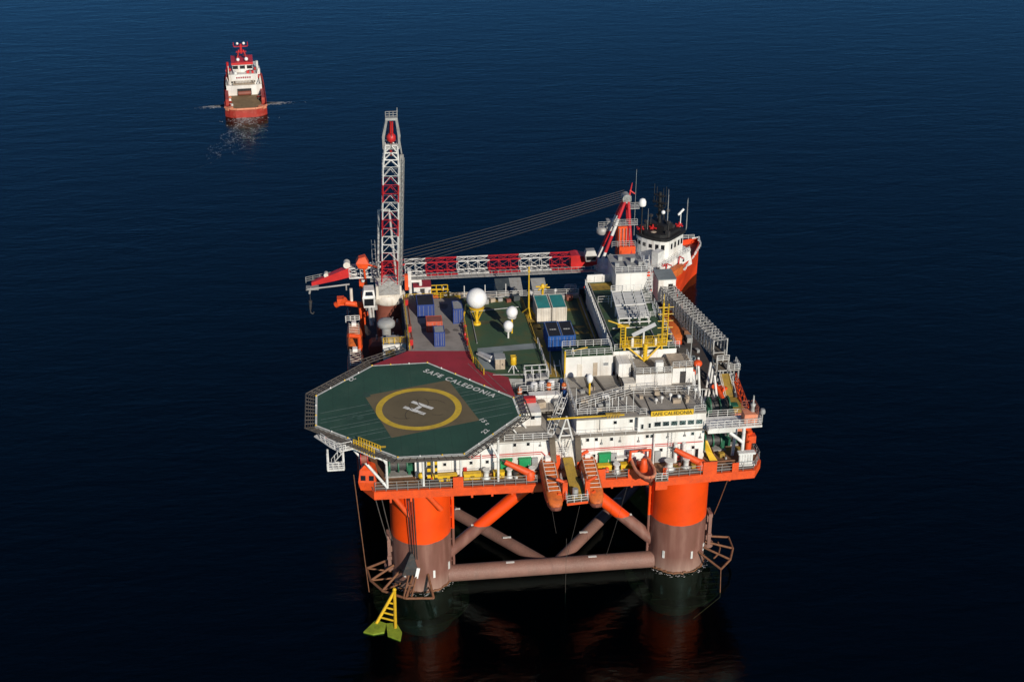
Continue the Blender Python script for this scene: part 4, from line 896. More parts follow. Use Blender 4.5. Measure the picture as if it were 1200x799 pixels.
for s in (1,):
    p0=F+S_*s*1.75+U_*.3; p1=F+D*.8+S_*s*1.7+U_*.3
    for k in range(22):
        q0=p0.lerp(p1,k/22); q1=p0.lerp(p1,(k+.93)/22); d.loft([[q0-S_*.33-U_*.04,q0+S_*.33-U_*.04,q0+S_*.33+U_*.04,q0-S_*.33+U_*.04],[q1-S_*.33-U_*.04,q1+S_*.33-U_*.04,q1+S_*.33+U_*.04,q1-S_*.33+U_*.04]],smooth=False); d.tube(q0+S_*.36,q0+S_*.36+U_*1.0,.04,4)
    d.tube(p0+S_*.36+U_,p1+S_*.36+U_,.05,4); d.tube(p1,b_+S_*.7,.12,4)
d.build('catwalk','galvanised',t)
d=MB(); 
for s in (-1,1): d.tube((5+s*1.6,226.2,30.8),(5+s*.9,229.6,42.5),.22,6); d.tube((5+s*1.6,228.8,28.8),(5+s*.9,229.6,42.5),.2,6)
d.tube((4.1,229.6,42.4),(5.9,229.6,42.4),.2,6)
d.ladder((2.9,226.5,31),(2.85,228.2,37.5),(1,0,0),.6,.06,.8); d.build('a_frame','galvanised',t)
d=MB()
for s in (-.5,.5): rope(d,(5+s,229.6,42.5),F+D*.97+S_*s,.04)
rope(d,b_+U_*.9,F+D*.8+U_*1.1,.04); d.build('luffing_rope','dark_steel',t)
d=MB(); d.loft([[(.1,225.4,33.4),(1.6,225.4,33.2),(1.6,227,33.2),(.1,227,33.4)],[(-.3,225.2,34.4),(1.9,225.2,34.2),(1.9,227,34.2),(-.3,227,34.4)],[(.2,225.5,35.2),(1.3,225.5,35.5),(1.3,226.8,35.5),(.2,226.8,35.2)]],smooth=False); d.tube((1.2,226.6,31),(1.0,226.4,33.4),.2,6); d.tube((1.4,226,34),(3.4,226.4,33),.16,6); d.build('counterweight','deck_orange',t)
d=MB(); d.box(7.9,8.5,222.4,223.2,30.2,33); d.build('cover_panel','deck_orange',t)
# starboard crane: boom laid level across the deck, over the sea on the port side
t=thing('pedestal_crane','starboard crane with its long red and white lattice boom laid level across the platform','crane',(45.6,230,20))
d=MB(); d.lathe((45.4,229.5,0),[(2.4,20),(2.3,27.4),(2.5,28.2)],24); d.build('pedestal','deck_orange',t)
d=MB(); d.lathe((45.4,229.5,0),[(3.0,28.2),(3.1,28.5),(3.1,29.6)],24); d.box(42.3,50.5,227.4,232.2,29.6,30.2); d.build('slew_platform','trim_white',t)
d=MB(); d.box(46.4,49.3,227.6,231.4,30.2,34.2); mhs=d.build('machinery_house','deck_orange',t)
d=MB(); d.box(46.2,47.8,228.2,230.6,34.2,37.8); d.build('winch_house','deck_orange',mhs)
d=MB()
for k in range(4): d.tube((46.4+k*.6,227.9,30.2),(46.4+k*.6,227.9,37.6),.06,4)
d.rail([(45,227.6,34.2),(49.2,227.6,34.2)],1.1,1,.06); d.box(45.2,49.6,227.8,229.5,38.2,38.3); d.rail([(45.3,227.9,38.3),(49.5,227.9,38.3)],1.0,1,.06); d.build('gallery','galvanised',t)
apex=Vector((47.6,229.3,42.4))
def banded(d,a,b,r,n=6):
    a=Vector(a); b=Vector(b)
    for k in range(n): d.mi=k%2; d.tube(a.lerp(b,k/n),a.lerp(b,(k+1)/n),r,6)
d=MB()
for y in (227.6,231): banded(d,(42.8,y,30.2),(apex.x-.3,229.3+(y-229.3)*.4,apex.z),.3,4); d.mi=1; d.tube((48.8,y,30.2),(apex.x+.3,229.3+(y-229.3)*.4,apex.z),.3,6)
d.tube((apex.x-.3,228.6,apex.z),(apex.x-.3,230,apex.z),.3,6); d.build('a_frame',['trim_white','crane_red'],t)
d=MB(); d.rbox(apex+Vector((.1,-.1,.5)),(1.3,1.6,1.0)); d.tube(apex+Vector((0,-.9,.5)),apex+Vector((0,.9,.5)),.8,14); d.box(apex.x+.5,apex.x+2.3,228.4,230.4,apex.z-1.4,apex.z-1.25); d.rail([apex+Vector((.6,-.8,-1.25)),apex+Vector((2.2,-.8,-1.25))],1.0,.8,.06); d.build('sheave_head','galvanised',t)
d=MB(); d.tube(apex+Vector((.6,0,.9)),apex+Vector((1.0,0,3.2)),.18,6,.06); d.tube(apex+Vector((.6,0,1.8)),apex+Vector((1.5,-.2,1.2)),.14,6); d.build('head_light','red_paint',t)
F2=Vector((42.2,229.4,31.2)); T2=Vector((8.2,228.2,31.6)); D2=T2-F2
d=MB(); d.loft([[(42.6,228.6,30.6),(42.6,230.4,30.6),(42.6,230.4,31.8),(42.6,228.6,31.8)],[(38.8,228.0,30.2),(38.8,230.6,30.2),(38.8,230.6,32.8),(38.8,228.0,32.8)],[(37.8,228.1,30.2),(37.8,230.4,30.2),(37.8,230.4,32.7),(37.8,228.1,32.7)]],smooth=False); d.build('boom_foot','red_paint',t)
d=MB(); d.truss(Vector((38,229.2,31.4)),Vector((8.2,228.2,31.9)),2.0,2.4,16,(0,0,1),.095,.038,[0,0,1,1,1,0,0,0,1,1,1,0,0,0,1,1]); d.build('lattice_boom',CW,t)
d=MB()
p0=Vector((42.5,227.5,29.9)); p1=Vector((2,226.8,30.4))
for k in range(34):
    q0=p0.lerp(p1,k/34); q1=p0.lerp(p1,(k+.96)/34); d.box(q1.x,q0.x,q0.y-.45,q0.y+.45,q0.z-.05,q0.z+.05); d.tube(q0-Vector((0,.45,0)),q0+Vector((0,-.45,1.05)),.04,4)
for z in (.5,1.05): d.tube(p0+Vector((0,-.45,z)),p1+Vector((0,-.45,z)),.045,4)
d.build('catwalk','galvanised',t)
d=MB(); d.truss(Vector((8.2,228.2,31.9)),Vector((-1.6,227.9,31.8)),2.0,2.2,5,(0,0,1),.12,.06,[0,0,1,1,1],1.7,1.8); d.build('boom_neck',CW,t)
d=MB(); d.loft([[(-1.4,227.1,31.1),(-1.4,228.7,31.1),(-1.4,228.7,32.9),(-1.4,227.1,32.9)],[(-4,227.2,30.5),(-4,228.6,30.5),(-4,228.6,31.9),(-4,227.2,31.9)],[(-8.2,227.5,29.6),(-8.2,228.3,29.6),(-8.2,228.3,30.2),(-8.2,227.5,30.2)]],smooth=False); d.build('boom_head','red_paint',t)
d=MB(); d.tube((-9,226.8,29.3),(-1.6,226.8,29.9),.16,6); d.box(-9.2,-7,226.8,228.6,29.1,29.25); d.rail([(-9.2,228.9,29.6),(-3,229,30.6)],1.1,1.2,.06); d.tube((-8.4,227.4,29.4),(-8.7,227.4,28.2),.2,6); d.tube((-2.2,226.8,28.8),(-2.2,226.8,30),.14,6); d.build('tip_frame','galvanised',t)
d=MB(); d.tube((-1.9,227.2,33.3),(-1.9,228.6,33.3),.6,14).cut(); d.tube((-5.6,227.4,31.5),(-5.6,228.4,31.5),.4,12); d.build('sheave','cream',t)
d=MB(); rope(d,(-8.6,227.5,29.2),(-8.6,227.5,26.8),.07); d.tube((-8.6,227.5,26.8),(-8.7,227.5,25.2),.32,8,.2); d.poly([(-8.7,227.5,25.2),(-8.7,227.5,24.5),(-8.3,227.5,24.2),(-8.1,227.5,24.6)],.12,6); d.build('hook_block','dark_steel',t)
d=MB(); c=MB(); c.loft([[(40.2,226.4,32.2),(42,226.4,32.2),(42,227.8,32.2),(40.2,227.8,32.2)],[(40.0,226.1,33.4),(42.1,226.1,33.4),(42.1,227.8,33.4),(40,227.8,33.4)],[(40.3,226.5,34.2),(41.8,226.5,34.2),(41.8,227.8,34.2),(40.3,227.8,34.2)]],smooth=False); cb=c.build('cab','galvanised',t); d.q([(40.3,226.28,32.5),(41.9,226.28,32.5),(41.95,226.08,33.3),(40.2,226.08,33.3)],[(0,1,2,3)]); d.build('window','glass',cb)
d=MB(); d.lathe((43.9,231.4,35.4),[(.9,0),(1.1,.3),(1.1,1.0),(.7,1.3)],12)
d.box(44.5,46.2,230.4,231.6,36.2,38.2); d.rail([(43,230.4,37),(46,230.4,37)],1,1,.06); d.build('hose_drum','galvanised',t)
d=MB()
for k in range(6):
    rope(d,apex+Vector((-.2,-.9+k*.36,.3+k*.25)),Vector((7.2,226.6+k*.7,32.6+k*.32)),.035,.25,6)
d.build('luffing_rope','net_grey',t)
t=thing('boom_rest','white portal stand with an orange panel holding the level boom beside the upright crane','boom rest',(9.6,228,20)); d=MB(); d.tube((9.0,227,20),(9.0,227,30),.3,8); d.tube((10.8,227,20),(10.8,227,29.6),.3,8); d.tube((9,227,29.8),(11,227,29.8),.3,8); d.box(8.6,9.2,226.4,227.8,29,32); d.build('portal','trim_white',t)
# ---------------------------------------------------------------- port side: lifeboats, vent, small house
lifeboat('weathered brown-orange lifeboat stowed on the port side, nearer the helideck',-1.2,206.5,215.0,20.8,2.6,2.7,'primer','red_brown',None,True)
lifeboat('orange lifeboat with slatted top on the port side behind the brown one',-1.2,216.2,224.5,20.9,2.6,2.9,'boat_orange','red_brown',None,True)
t=thing('port_davit','orange folding davit arms above the port lifeboats','davit',(-.5,226,20)); d=MB()
for a,b,r in (((-.4,215.6,20),(-.4,215.6,25.4),.35),((-.4,215.6,25.2),(-2.2,214.8,25.8),.4),((.3,225.6,20),(.1,225.6,26.8),.4),((.1,225.6,26.4),(-2.6,225,27.2),.5),((-2.4,225,27.8),(-4.2,225.6,26.6),.55),((-.8,225.2,27),(1.6,225.6,26.2),.35),((.6,226,24),(2.4,226,25.2),.35),((.8,231,20),(.6,231,26.5),.3)): d.tube(a,b,r,8); d.cut()
d.box(-3.9,-2.7,224.8,226.3,26.8,28); d.cut(); d.box(.1,1.5,230.4,231.8,27.3,28.8); d.build('arm','deck_orange',t)
d=MB(); d.tube((-1.4,225.4,27),(-1.4,225.6,29.6),.28,8); d.build('ram','cream',t)
d=MB(); d.rail([(-2.6,224.6,23.6),(-.2,224.6,23.6)],1.2,.8,.07); d.lathe((.8,230.2,28.6),[(.1,0),(.4,.2),(.3,.5)],8); d.build('rail','trim_white',t)
t=thing('mushroom_vent','big pale mushroom ventilator rising beside the upright crane','ventilator',(4.2,213.5,20)); d=MB(); d.tube((4.2,213.5,22),(4.2,213.5,28.0),.75,16); d.build('stem','grey_paint',t); d=MB(); d.lathe((4.2,213.5,27.8),[(1.0,0),(1.5,.15),(1.5,.75),(1.2,1.15),(.5,1.3)],20); d.build('cap','grey_paint',t)
t=thing('winch_hut','small white hut with a yellow hand rail against the port edge of the cargo deck','hut',(5.4,208.6,20)); d=MB(); d.box(3.4,7.2,207.4,210.2,20,27.4); d.build('wall','trim_white',t); d=MB(); d.box(3.3,7.3,207.3,210.3,27.4,27.5); d.box(4,5.6,208,209.4,27.5,28.1); d.build('roof','galvanised',t); d=MB(); d.rail([(3.5,207.4,27.5),(7.2,207.4,27.5),(7.2,210.2,27.5)],1.1,1,.06); d.build('hand_rail','yellow_paint',t); d=MB(); d.box(3.8,5.4,207.3,207.4,25.2,26.4); d.build('window','path_yellow',t)
for i,(x,y,z,sx,sy,sz,m,lab) in enumerate(((3.0,218,20,3.5,2.6,3.2,'red_brown','dark red machinery housing in the shade below the upright crane'),(5.8,217,20,1.6,2,4,'grey_paint','grey tank in the shade left of the cargo deck rail'),(2.2,211.6,20,2.4,3,2.2,'dark_steel','black winch housing in the shade behind the port lifeboats'),(5.9,220.6,20,2.2,2,5.2,'red_brown','tall dark red tank beneath the upright crane'),(2.0,202,20,3,6,1.6,'red_brown','low rust-red winch bed on the port deck behind the helideck edge'))):
    t=thing('machinery_box',lab,'machinery',(x,y,z)); d=MB(); d.loft([[(x-sx/2,y-sy/2,z),(x+sx/2,y-sy/2,z),(x+sx/2,y+sy/2,z),(x-sx/2,y+sy/2,z)],[(x-sx/2,y-sy/2,z+sz*.8),(x+sx/2,y-sy/2,z+sz*.8),(x+sx/2,y+sy/2,z+sz*.8),(x-sx/2,y+sy/2,z+sz*.8)],[(x-sx*.35,y-sy*.35,z+sz),(x+sx*.35,y-sy*.35,z+sz),(x+sx*.35,y+sy*.35,z+sz),(x-sx*.35,y+sy*.35,z+sz)]],smooth=False); d.build('casing',m,t); d=MB(); d.tube((x-.4,y,z+sz),(x-.4,y,z+sz+.9),.15,6); d.tube((x+.4,y-.2,z+sz-.2),(x+.4,y-.2,z+sz+.5),.2,6); d.build('pipe','galvanised',t)
# ---------------------------------------------------------------- aft deck clutter
def aft_house(name,label,cat,x0,x1,y0,y1,z0,z1,m,roof):
    t=thing(name,label,cat,((x0+x1)/2,(y0+y1)/2,z0)); d=MB(); d.box(x0,x1,y0,y1,z0,z1); d.build('wall',m,t); d=MB(); d.box(x0-.1,x1+.1,y0-.1,y1+.1,z1,z1+.15); d.build('roof',roof,t); d=MB(); d.box((x0+x1)/2-.4,(x0+x1)/2+.4,y0-.05,y0,z1-2.3,z1-.3); d.build('door','dark_steel',t); return t
aft_house('white_hut','white hut with a maroon roof just aft of the cargo deck','hut',9.6,12.6,226.5,230,20,28.8,'trim_white','maroon')
t=thing('yellow_scaffold','yellow pipe scaffold beside the maroon-roofed hut','scaffold',(13.6,226,20)); d=MB(); d.rail([(12.6,225.4,26.4),(15.6,225.4,26.4)],2.2,1,.09,3); d.rail([(12.6,227.4,26.4),(15.6,227.4,26.4)],2.2,1,.09,3); d.build('rail','yellow_paint',t); d=MB(); d.box(12.5,15.7,225.3,227.5,26.2,26.4); d.box(12.6,12.9,225.4,227.4,20,26.2); d.build('platform','yellow_paint',t)
winch('red hose reel standing upright aft of the wide blue container',13.2,224.2,25.4,1.2,1.1,'y','red_paint','hose_reel')
for i,(x,z,h,lab) in enumerate(((8.9,26,2.4,'left white goose-neck vent aft of the cargo deck'),(10.4,26,2.7,'right white goose-neck vent aft of the cargo deck'))):
    t=thing('goose_vent',lab,'vent',(x,224.4,20)); d=MB(); d.tube((x,224.4,20),(x,224.4,z+h-.6),.35,10); d.build('stem','trim_white',t); d=MB(); d.lathe((x,224.4,z+h-.6),[(.5,0),(.55,.4),(.3,.7)],12); d.build('cowl','trim_white',t)
t=thing('yellow_generator','yellow generator box aft of the narrow blue container','generator',(16.4,224.2,20)); d=MB(); d.box(15.2,17.7,223.2,225.4,24.6,27.4); d.build('casing','yellow_paint',t); d=MB(); d.box(15.4,17.5,223.1,223.2,25.6,26.9); d.build('grille','path_yellow',t); d=MB(); d.box(15.1,17.8,223.1,225.5,20,24.6); d.build('plinth','grey_paint',t)
t=thing('pipe_rack','grey pipe rack with stacked pipes and four uprights across the aft deck','pipe rack',(20,231,20))
for i in range(9):
    x0=13+random.uniform(0,4); x1=x0+random.uniform(4,9); y=226.8+i*.6; z=24.6+random.uniform(0,1.2)
    d=MB(); d.tube((x0,y,z),(min(x1,27),y,z),random.choice((.14,.2,.28)),8); d.build('pipe',random.choice(('galvanised','beige','red_brown','trim_white')),t)
for x in (14.8,18.5,22.2,25.9):
    d=MB(); d.tube((x,226.6,20),(x,226.6,28.6),.09,6); d.build('upright','trim_white',t)
d=MB(); d.box(13.4,26.6,226.4,226.6,26.5,26.62); d.cut(); d.box(13.4,26.6,226.4,226.6,25.2,25.3); d.build('rail','beige',t)
for x0,y0,w_,h,m in ((18.6,225.2,1.6,6.4,'beige'),(21.6,227,1.4,5.6,'grey_paint'),(23.8,225.6,1.2,5.2,'red_brown'),(16,228.5,1.6,5,'slate')):
    d=MB(); d.box(x0,x0+w_,y0,y0+1.3,20,20+h); d.build('valve_box',m,t)
def lid_tank(label,x0,x1,y0,y1,z,h,m1,m2):
    t=thing('mud_tank',label,'tank',((x0+x1)/2,(y0+y1)/2,z)); d=MB(); d.box(x0,x1,y0,y1,z,z+h); d.build('wall','grey_paint',t); xm=x0+(x1-x0)*.55
    for a,b,m in ((x0,xm,m1),(xm,x1,m2)): d=MB(); d.q([(a,y0-.1,z+h),(b,y0-.1,z+h),(b,y1,z+h+1.0),(a,y1,z+h+1.0),(a,y0-.1,z+h-.15),(b,y0-.1,z+h-.15),(b,y1,z+h+.85),(a,y1,z+h+.85)],[(0,1,2,3),(7,6,5,4),(0,4,5,1),(2,6,7,3),(0,3,7,4),(1,5,6,2)]); d.build('lid',m,t)
lid_tank('shed with one dark slate and one pale roof panel on the aft deck',24.6,29.4,230,233.6,20,5.6,'slate','galvanised')
lid_tank('small grey-roofed shed right of the two-tone roof on the aft deck',31.2,33.8,230.2,233.4,20,5.4,'grey_paint','grey_paint')
t=thing('grey_tank','upright blue-grey tank on the aft deck near the raised deck wall','tank',(37.4,226.5,20)); d=MB(); d.lathe((37.4,226.5,20),[(1.1,0),(1.1,7.2),(.8,7.7),(.3,7.9)],16); d.build('shell','strip_grey',t); d=MB(); d.rail([(36.4,225.6,27.4),(38.4,225.6,27.4)],.9,.8,.05); d.build('top_rail','trim_white',t)
for i,(x,y,z,r,m,lab) in enumerate(((30.2,224.6,27.6,.3,'dome_white','white lamp ball on a post behind the yellow mast'),(34.6,225,27.6,.3,'dome_white','white lamp ball on a post behind the right teal-roofed container'))):
    t=thing('deck_lamp',lab,'lamp',(x,y,20),0,'deck lamps aft'); d=MB(); d.tube((x,y,20),(x,y,z),.08,6); d.build('post','galvanised',t); d=MB(); d.ball((x,y,z),r,10); d.build('globe',m,t)
t=thing('aft_bulkhead','low dark red bulkhead with white rail across the aft deck','bulwark',(30,224,20)); d=MB(); d.box(28.5,38.4,223.2,223.5,20,26.6); d.build('plate','red_brown',t); d=MB(); d.rail([(18,222.8,26.8),(38.2,222.6,26.8)],1.1,2,.06); d.box(18,29,222.6,222.9,26.6,27.0); d.build('hand_rail','trim_white',t)
# ---------------------------------------------------------------- starboard side
t=thing('gangway','long grey lattice gangway bridge stowed along the starboard side','gangway',(56,208,26)); 
ga,gb=Vector((53.2,220.5,28.6)),Vector((57.4,197.5,28.6)); gd=(gb-ga)
d=MB(); d.truss(ga,gb,2.3,2.8,24,(0,0,1),.1,.07); d.build('lattice',['galvanised'],t)
d=MB(); 
for k in range(26):
    c=ga+gd*(k+.5)/26; d.rbox(c-Vector((0,0,1.35)),(2.1,.8,.08),math.atan2(gd.y,gd.x)+R(90)); 
d.build('walkway','net_grey',t)
d=MB()
sd=Vector((gd.y,-gd.x,0)).normalized()
for k in range(21):
    c=ga+gd*k/20
    for s in (-1,1): d.tube(c+sd*s*1.2+Vector((0,0,-1.5)),c+sd*s*1.2+Vector((0,0,1.55)),.085,4)
d.build('post','trim_white',t)
c=MB(); c.box(51.8,54.9,219.2,223.5,27,31.2); cb=c.build('cabin','white_paint',t); d=MB(); d.box(51.7,55,219.1,223.6,31.2,31.35); d.build('roof','strip_grey',cb); d=MB(); d.box(53.6,54.4,219.13,219.2,28.2,30.4); d.build('doorway','black',cb)
t=thing('gangway_tower','grey landing tower with stair at the forward end of the gangway','tower',(58,196,20))
d=MB()
for x in (56.2,58.0,59.8):
    for y in (194.5,197): d.tube((x,y,20),(x,y,28.5 if x<59 else 26.5),.16,6)
for z in (22,24,26,28):
    for y in (194.5,197): d.tube((56.2,y,z),(58 if z>26 else 59.8,y,z),.12,6)
    for x in (56.2,58,59.8): d.tube((x,194.5,min(z,26.4)),(x,197,min(z,26.4)),.12,6)
d.build('frame','galvanised',t)
d=MB(); d.box(56,60,194.4,197.1,25.9,26.0); d.cut(); d.box(56,58.2,194.4,197.1,27.6,27.7); d.build('landing','grate_brown',t)
d=MB(); d.rail([(58.2,194.4,26),(60,194.4,26),(60,197,26)],1.1,.8,.06); d.rail([(56.1,194.4,27.7),(58.1,194.4,27.7)],1.1,.8,.06); d.build('hand_rail','trim_white',t)
d=MB(); d.rbox((57.4,190.6,24.0),(1.5,7.5,.12),0,R(27)); d.build('stair','path_yellow',t); d=MB(); d.stair((57.4,187.4,22.2),(57.4,193.8,25.6),(1,0,0),1.7); d.build('stair_rail','trim_white',t)
lifeboat('bright orange enclosed lifeboat on the starboard side below the raised deck',52.8,206.5,215.5,24.4,2.3,2.7,'boat_orange','deck_orange',None,False)
t=thing('rescue_craft','grey covered launch on the starboard side ahead of the orange lifeboat','launch',(52.6,201,24.4)); d=MB()
d.loft([[(51.6,205.2,24.6),(53.6,205.2,24.6),(53.2,205.2,25.6),(52,205.2,25.6)],[(51.4,203,24.4),(53.8,203,24.4),(53.6,203,26.2),(51.6,203,26.2)],[(51.4,198.6,24.4),(53.8,198.6,24.4),(53.6,198.6,26.2),(51.6,198.6,26.2)],[(52.2,196,24.8),(53,196,24.8),(52.9,196,25.6),(52.3,196,25.6)]],smooth=False); d.build('hull','net_grey',t); d=MB(); d.box(51.7,53.5,197.6,198.4,26.2,27.0); d.build('cuddy','strip_grey',t)
deck('starboard_walkway',[(50.4,192),(54.4,192),(54.0,219),(48.75,219),(48.75,192)],24.1,24.3,'shade_steel')  # walkway plates in the steel colour darkened for shade
for i,(x,y,z,lab) in enumerate(((51.8,193.4,26,'orange buoy on a post right of the white side house'),(53.2,195.2,26.6,'second orange buoy on the starboard walkway, nearer the gangway tower'))):
    t=thing('marker_buoy',lab,'buoy',(x,y,24.3)); d=MB(); d.ball((x,y,z+.6),.75,14,.8); d.build('float','deck_orange',t); d=MB(); d.tube((x,y,24.3),(x,y,z+.2),.15,6); d.build('post','trim_white',t)
t=thing('pipe_bundle','splayed bundle of white pipes beside the gangway tower','pipes',(54,193,21))
for k,(a,b) in enumerate((((53.2,190,22.4),(55.6,196,26.8)),((53.8,190,22.2),(56,196,26.2)),((54.6,189.6,22),(56.2,195.5,25.4)),((52.6,190.4,22.6),(53.6,196.4,27.6)),((52.4,189,23),(52.2,191,29)),((51.4,188.4,22.6),(51.2,190,28.6)),((55.4,189.4,22),(55.2,192,26.6)))):
    d=MB(); d.tube(a,b,.2,8); d.build('pipe','trim_white',t)
t=thing('orange_crane_base','orange and pink folded knuckle crane at the starboard deck edge','knuckle crane',(58,193,20)); d=MB(); d.box(56.2,58.8,184.6,187.4,20,23.6); d.build('base','faded_orange',t); d=MB(); d.tube((56.2,189.6,23.6),(55.7,193,24.4),.38,8); d.cut(); d.tube((55.7,193,24.4),(55.0,191.2,25),.35,8); d.cut(); d.tube((58.4,186.4,23.6),(58.8,192.4,25),.3,8); d.cut(); d.rbox((56.6,191.6,24.2),(.9,1.2,1.0),.4); d.build('arm','deck_orange',t); d=MB(); d.rail([(58.9,184.8,23.6),(59,193,25)],1.3,1.3,.07,2); d.build('guard','deck_orange',t); d=MB(); d.box(56.6,58.4,185,189,23.6,24.1); d.build('walk','path_yellow',t)
t=thing('balcony_winch','pale pink capstan winch with a rail on the outer end of the balcony','winch',(57.2,177.6,26.5)); d=MB(); d.box(55.9,57.9,176.8,178.6,26.5,27.9); d.build('housing','faded_orange',t); d=MB(); d.rail([(55.9,178.7,27.9),(57.9,178.7,27.9),(57.9,176.8,27.9)],1.3,.7,.08); d.build('guard','red_brown',t); d=MB(); d.lathe((57.4,177.9,27.9),[(.4,0),(.3,.6),(.45,1.2),(.15,1.3),(.12,2.6)],10); d.build('capstan','galvanised',t)
t=thing('corner_light','grey navigation light post at the outer corner of the balcony','lamp',(58.7,177.2,26.5)); d=MB(); d.tube((58.7,177.2,26.3),(58.7,177.2,28),.12,6); d.build('post','galvanised',t); d=MB(); d.lathe((58.7,177.2,27.8),[(.4,0),(.45,.3),(.3,.7)],10); d.build('lantern','grey_paint',t)
t=thing('fairlead','white roller fairlead block at the starboard front corner of the deck','fairlead',(56.4,175.8,20)); d=MB()
for k in range(5): d.lathe((55.4+k*.42,175.7,20.1),[(.2,0),(.26,.2),(.26,1.6),(.2,1.8)],8); d.cut()
d.build('roller','trim_white',t); d=MB(); d.box(55.0,57.6,175.2,176.3,20,20.2); d.box(55,57.6,175.3,176.2,21.9,22.2); d.build('frame','trim_white',t)
t=thing('deck_crane','orange folded deck crane under the outer end of the balcony','crane',(57.6,179.6,20)); d=MB(); d.tube((57.7,179.6,20),(57.7,179.6,23.4),.5,10); d.build('column','deck_orange',t); d=MB(); d.tube((57.7,179.6,23.2),(57,178.2,24.8),.45,8); d.cut(); d.tube((57.2,178.4,22.4),(57.9,180.6,24.2),.4,8); d.cut(); d.rbox((57.9,178.9,22.6),(1.1,1.1,1.2)); d.build('arm','deck_orange',t)
t=thing('yellow_shield','yellow triangular plate leaning on the end of the white wall','plate',(51.6,178.2,20)); d=MB(); d.loft([[(50.6,178.2,23),(50.9,178.2,23),(50.9,178.4,23),(50.6,178.4,23)],[(50.6,178,21.4),(51.6,177.6,21.2),(51.6,177.8,21.2),(50.6,178.2,21.4)],[(51.2,177.2,20.05),(52.4,176.8,20.05),(52.4,177,20.05),(51.2,177.4,20.05)]],smooth=False); d.build('plate','yellow_paint',t); d=MB(); d.tube((51,178.5,20),(50.9,178.4,22.8),.1,5); d.build('prop','path_yellow',t)
# ---------------------------------------------------------------- mooring wires and the bow anchor
for i,(a,b,lab) in enumerate((((-2.2,176,22.3),(-.9,176.4,1.0),'slack rust-brown mooring wire hanging from the port front corner to the outer anchor rack'),((.4,176,20),(2.3,178.5,8.8),'dark mooring wire from the port corner to the fairlead frame on the left column'),((1.6,175.9,18.5),(3,178.6,8.6),'second dark mooring wire close to the left column'),((54.6,177.2,18.2),(53.2,179.6,8.8),'rusty mooring wire at the right column'),((26.2,174,19.2),(27.9,177,9),'thin hanging rope below the left front lifeboat'),((30,169,19),(28.6,171.5,8),'thin hanging rope below the boarding ramp'),((38.6,176,18.2),(36.2,179.6,2),'thin rope hanging to the water right of the lifeboats'),((29.0,174,10),(29.0,174,-2),'vertical line entering the water under the lifeboats'))):
    t=MB(); rope(t,a,b,.07 if i<4 else .022,.3,8); tag(t.build('mooring_wire','rust' if i in (0,3) else 'net_grey',None,Vector(b)),lab,'wire')
t=MB()
for k in range(4): t.tube((5.3+k*.35,176.0,18.6),(5.7+k*.3,176.25,6.5),.07,5)
tag(t.build('mooring_chain','dark_steel',None,(5.9,176.2,6.5)),'four dark chain falls running down the face of the left column','chain')
t=thing('hook_block','black rope block with white plate hanging against the left column','hook',(5.4,175.7,3.6)); d=MB(); d.loft([[(5.6,175.6,8),(6,175.6,8),(6,176,8),(5.6,176,8)],[(4.6,175.4,5.4),(6.5,175.4,5.4),(6.5,176,5.4),(4.6,176,5.4)],[(4.2,175.5,4.2),(6.0,175.5,4.2),(6.0,176,4.2),(4.2,176,4.2)]],smooth=False); d.build('block','dark_steel',t); d=MB(); d.rbox((6.5,175.4,4.6),(.5,.2,1.8),0,0,R(12)); d.build('plate','dome_white',t)
t=thing('bow_anchor','yellow anchor with green weed-stained flukes hung at the waterline by the left column','anchor',(1.5,169,0))
d=MB(); d.tube((2.9,173.6,2.9),(-.1,169.2,.5),.26,6); d.tube((2.9,173.6,2.9),(2.7,167.8,.4),.26,6)
for f in (.35,.5,.65,.8): a=Vector((2.9,173.6,2.9)).lerp(Vector((-.1,169.2,.5)),f); b=Vector((2.9,173.6,2.9)).lerp(Vector((2.7,167.8,.4)),f); d.tube(a,b,.15,6)
d.lathe((2.9,173.8,2.8),[(.2,0),(.35,.2),(.2,.5)],8); d.build('shank','yellow_paint',t)
for p in ([(-.1,170.0,.5),(1.4,168.9,.55),(1.0,167.4,.2),(-.6,167.2,.1),(-2.0,167.9,.08)],[(1.4,168.9,.55),(2.9,168.9,.5),(3.6,167.0,.25),(3.3,165.3,.08),(1.5,166.6,.2)]):
    d=MB(); n=len(p); d.q([(x,y,z+.12) for x,y,z in p]+[(x,y,z-.25) for x,y,z in p],[tuple(range(n)),tuple(range(2*n-1,n-1,-1))]+[(i,i+n,(i+1)%n+n,(i+1)%n) for i in range(n)]); d.build('fluke','fluke',t)
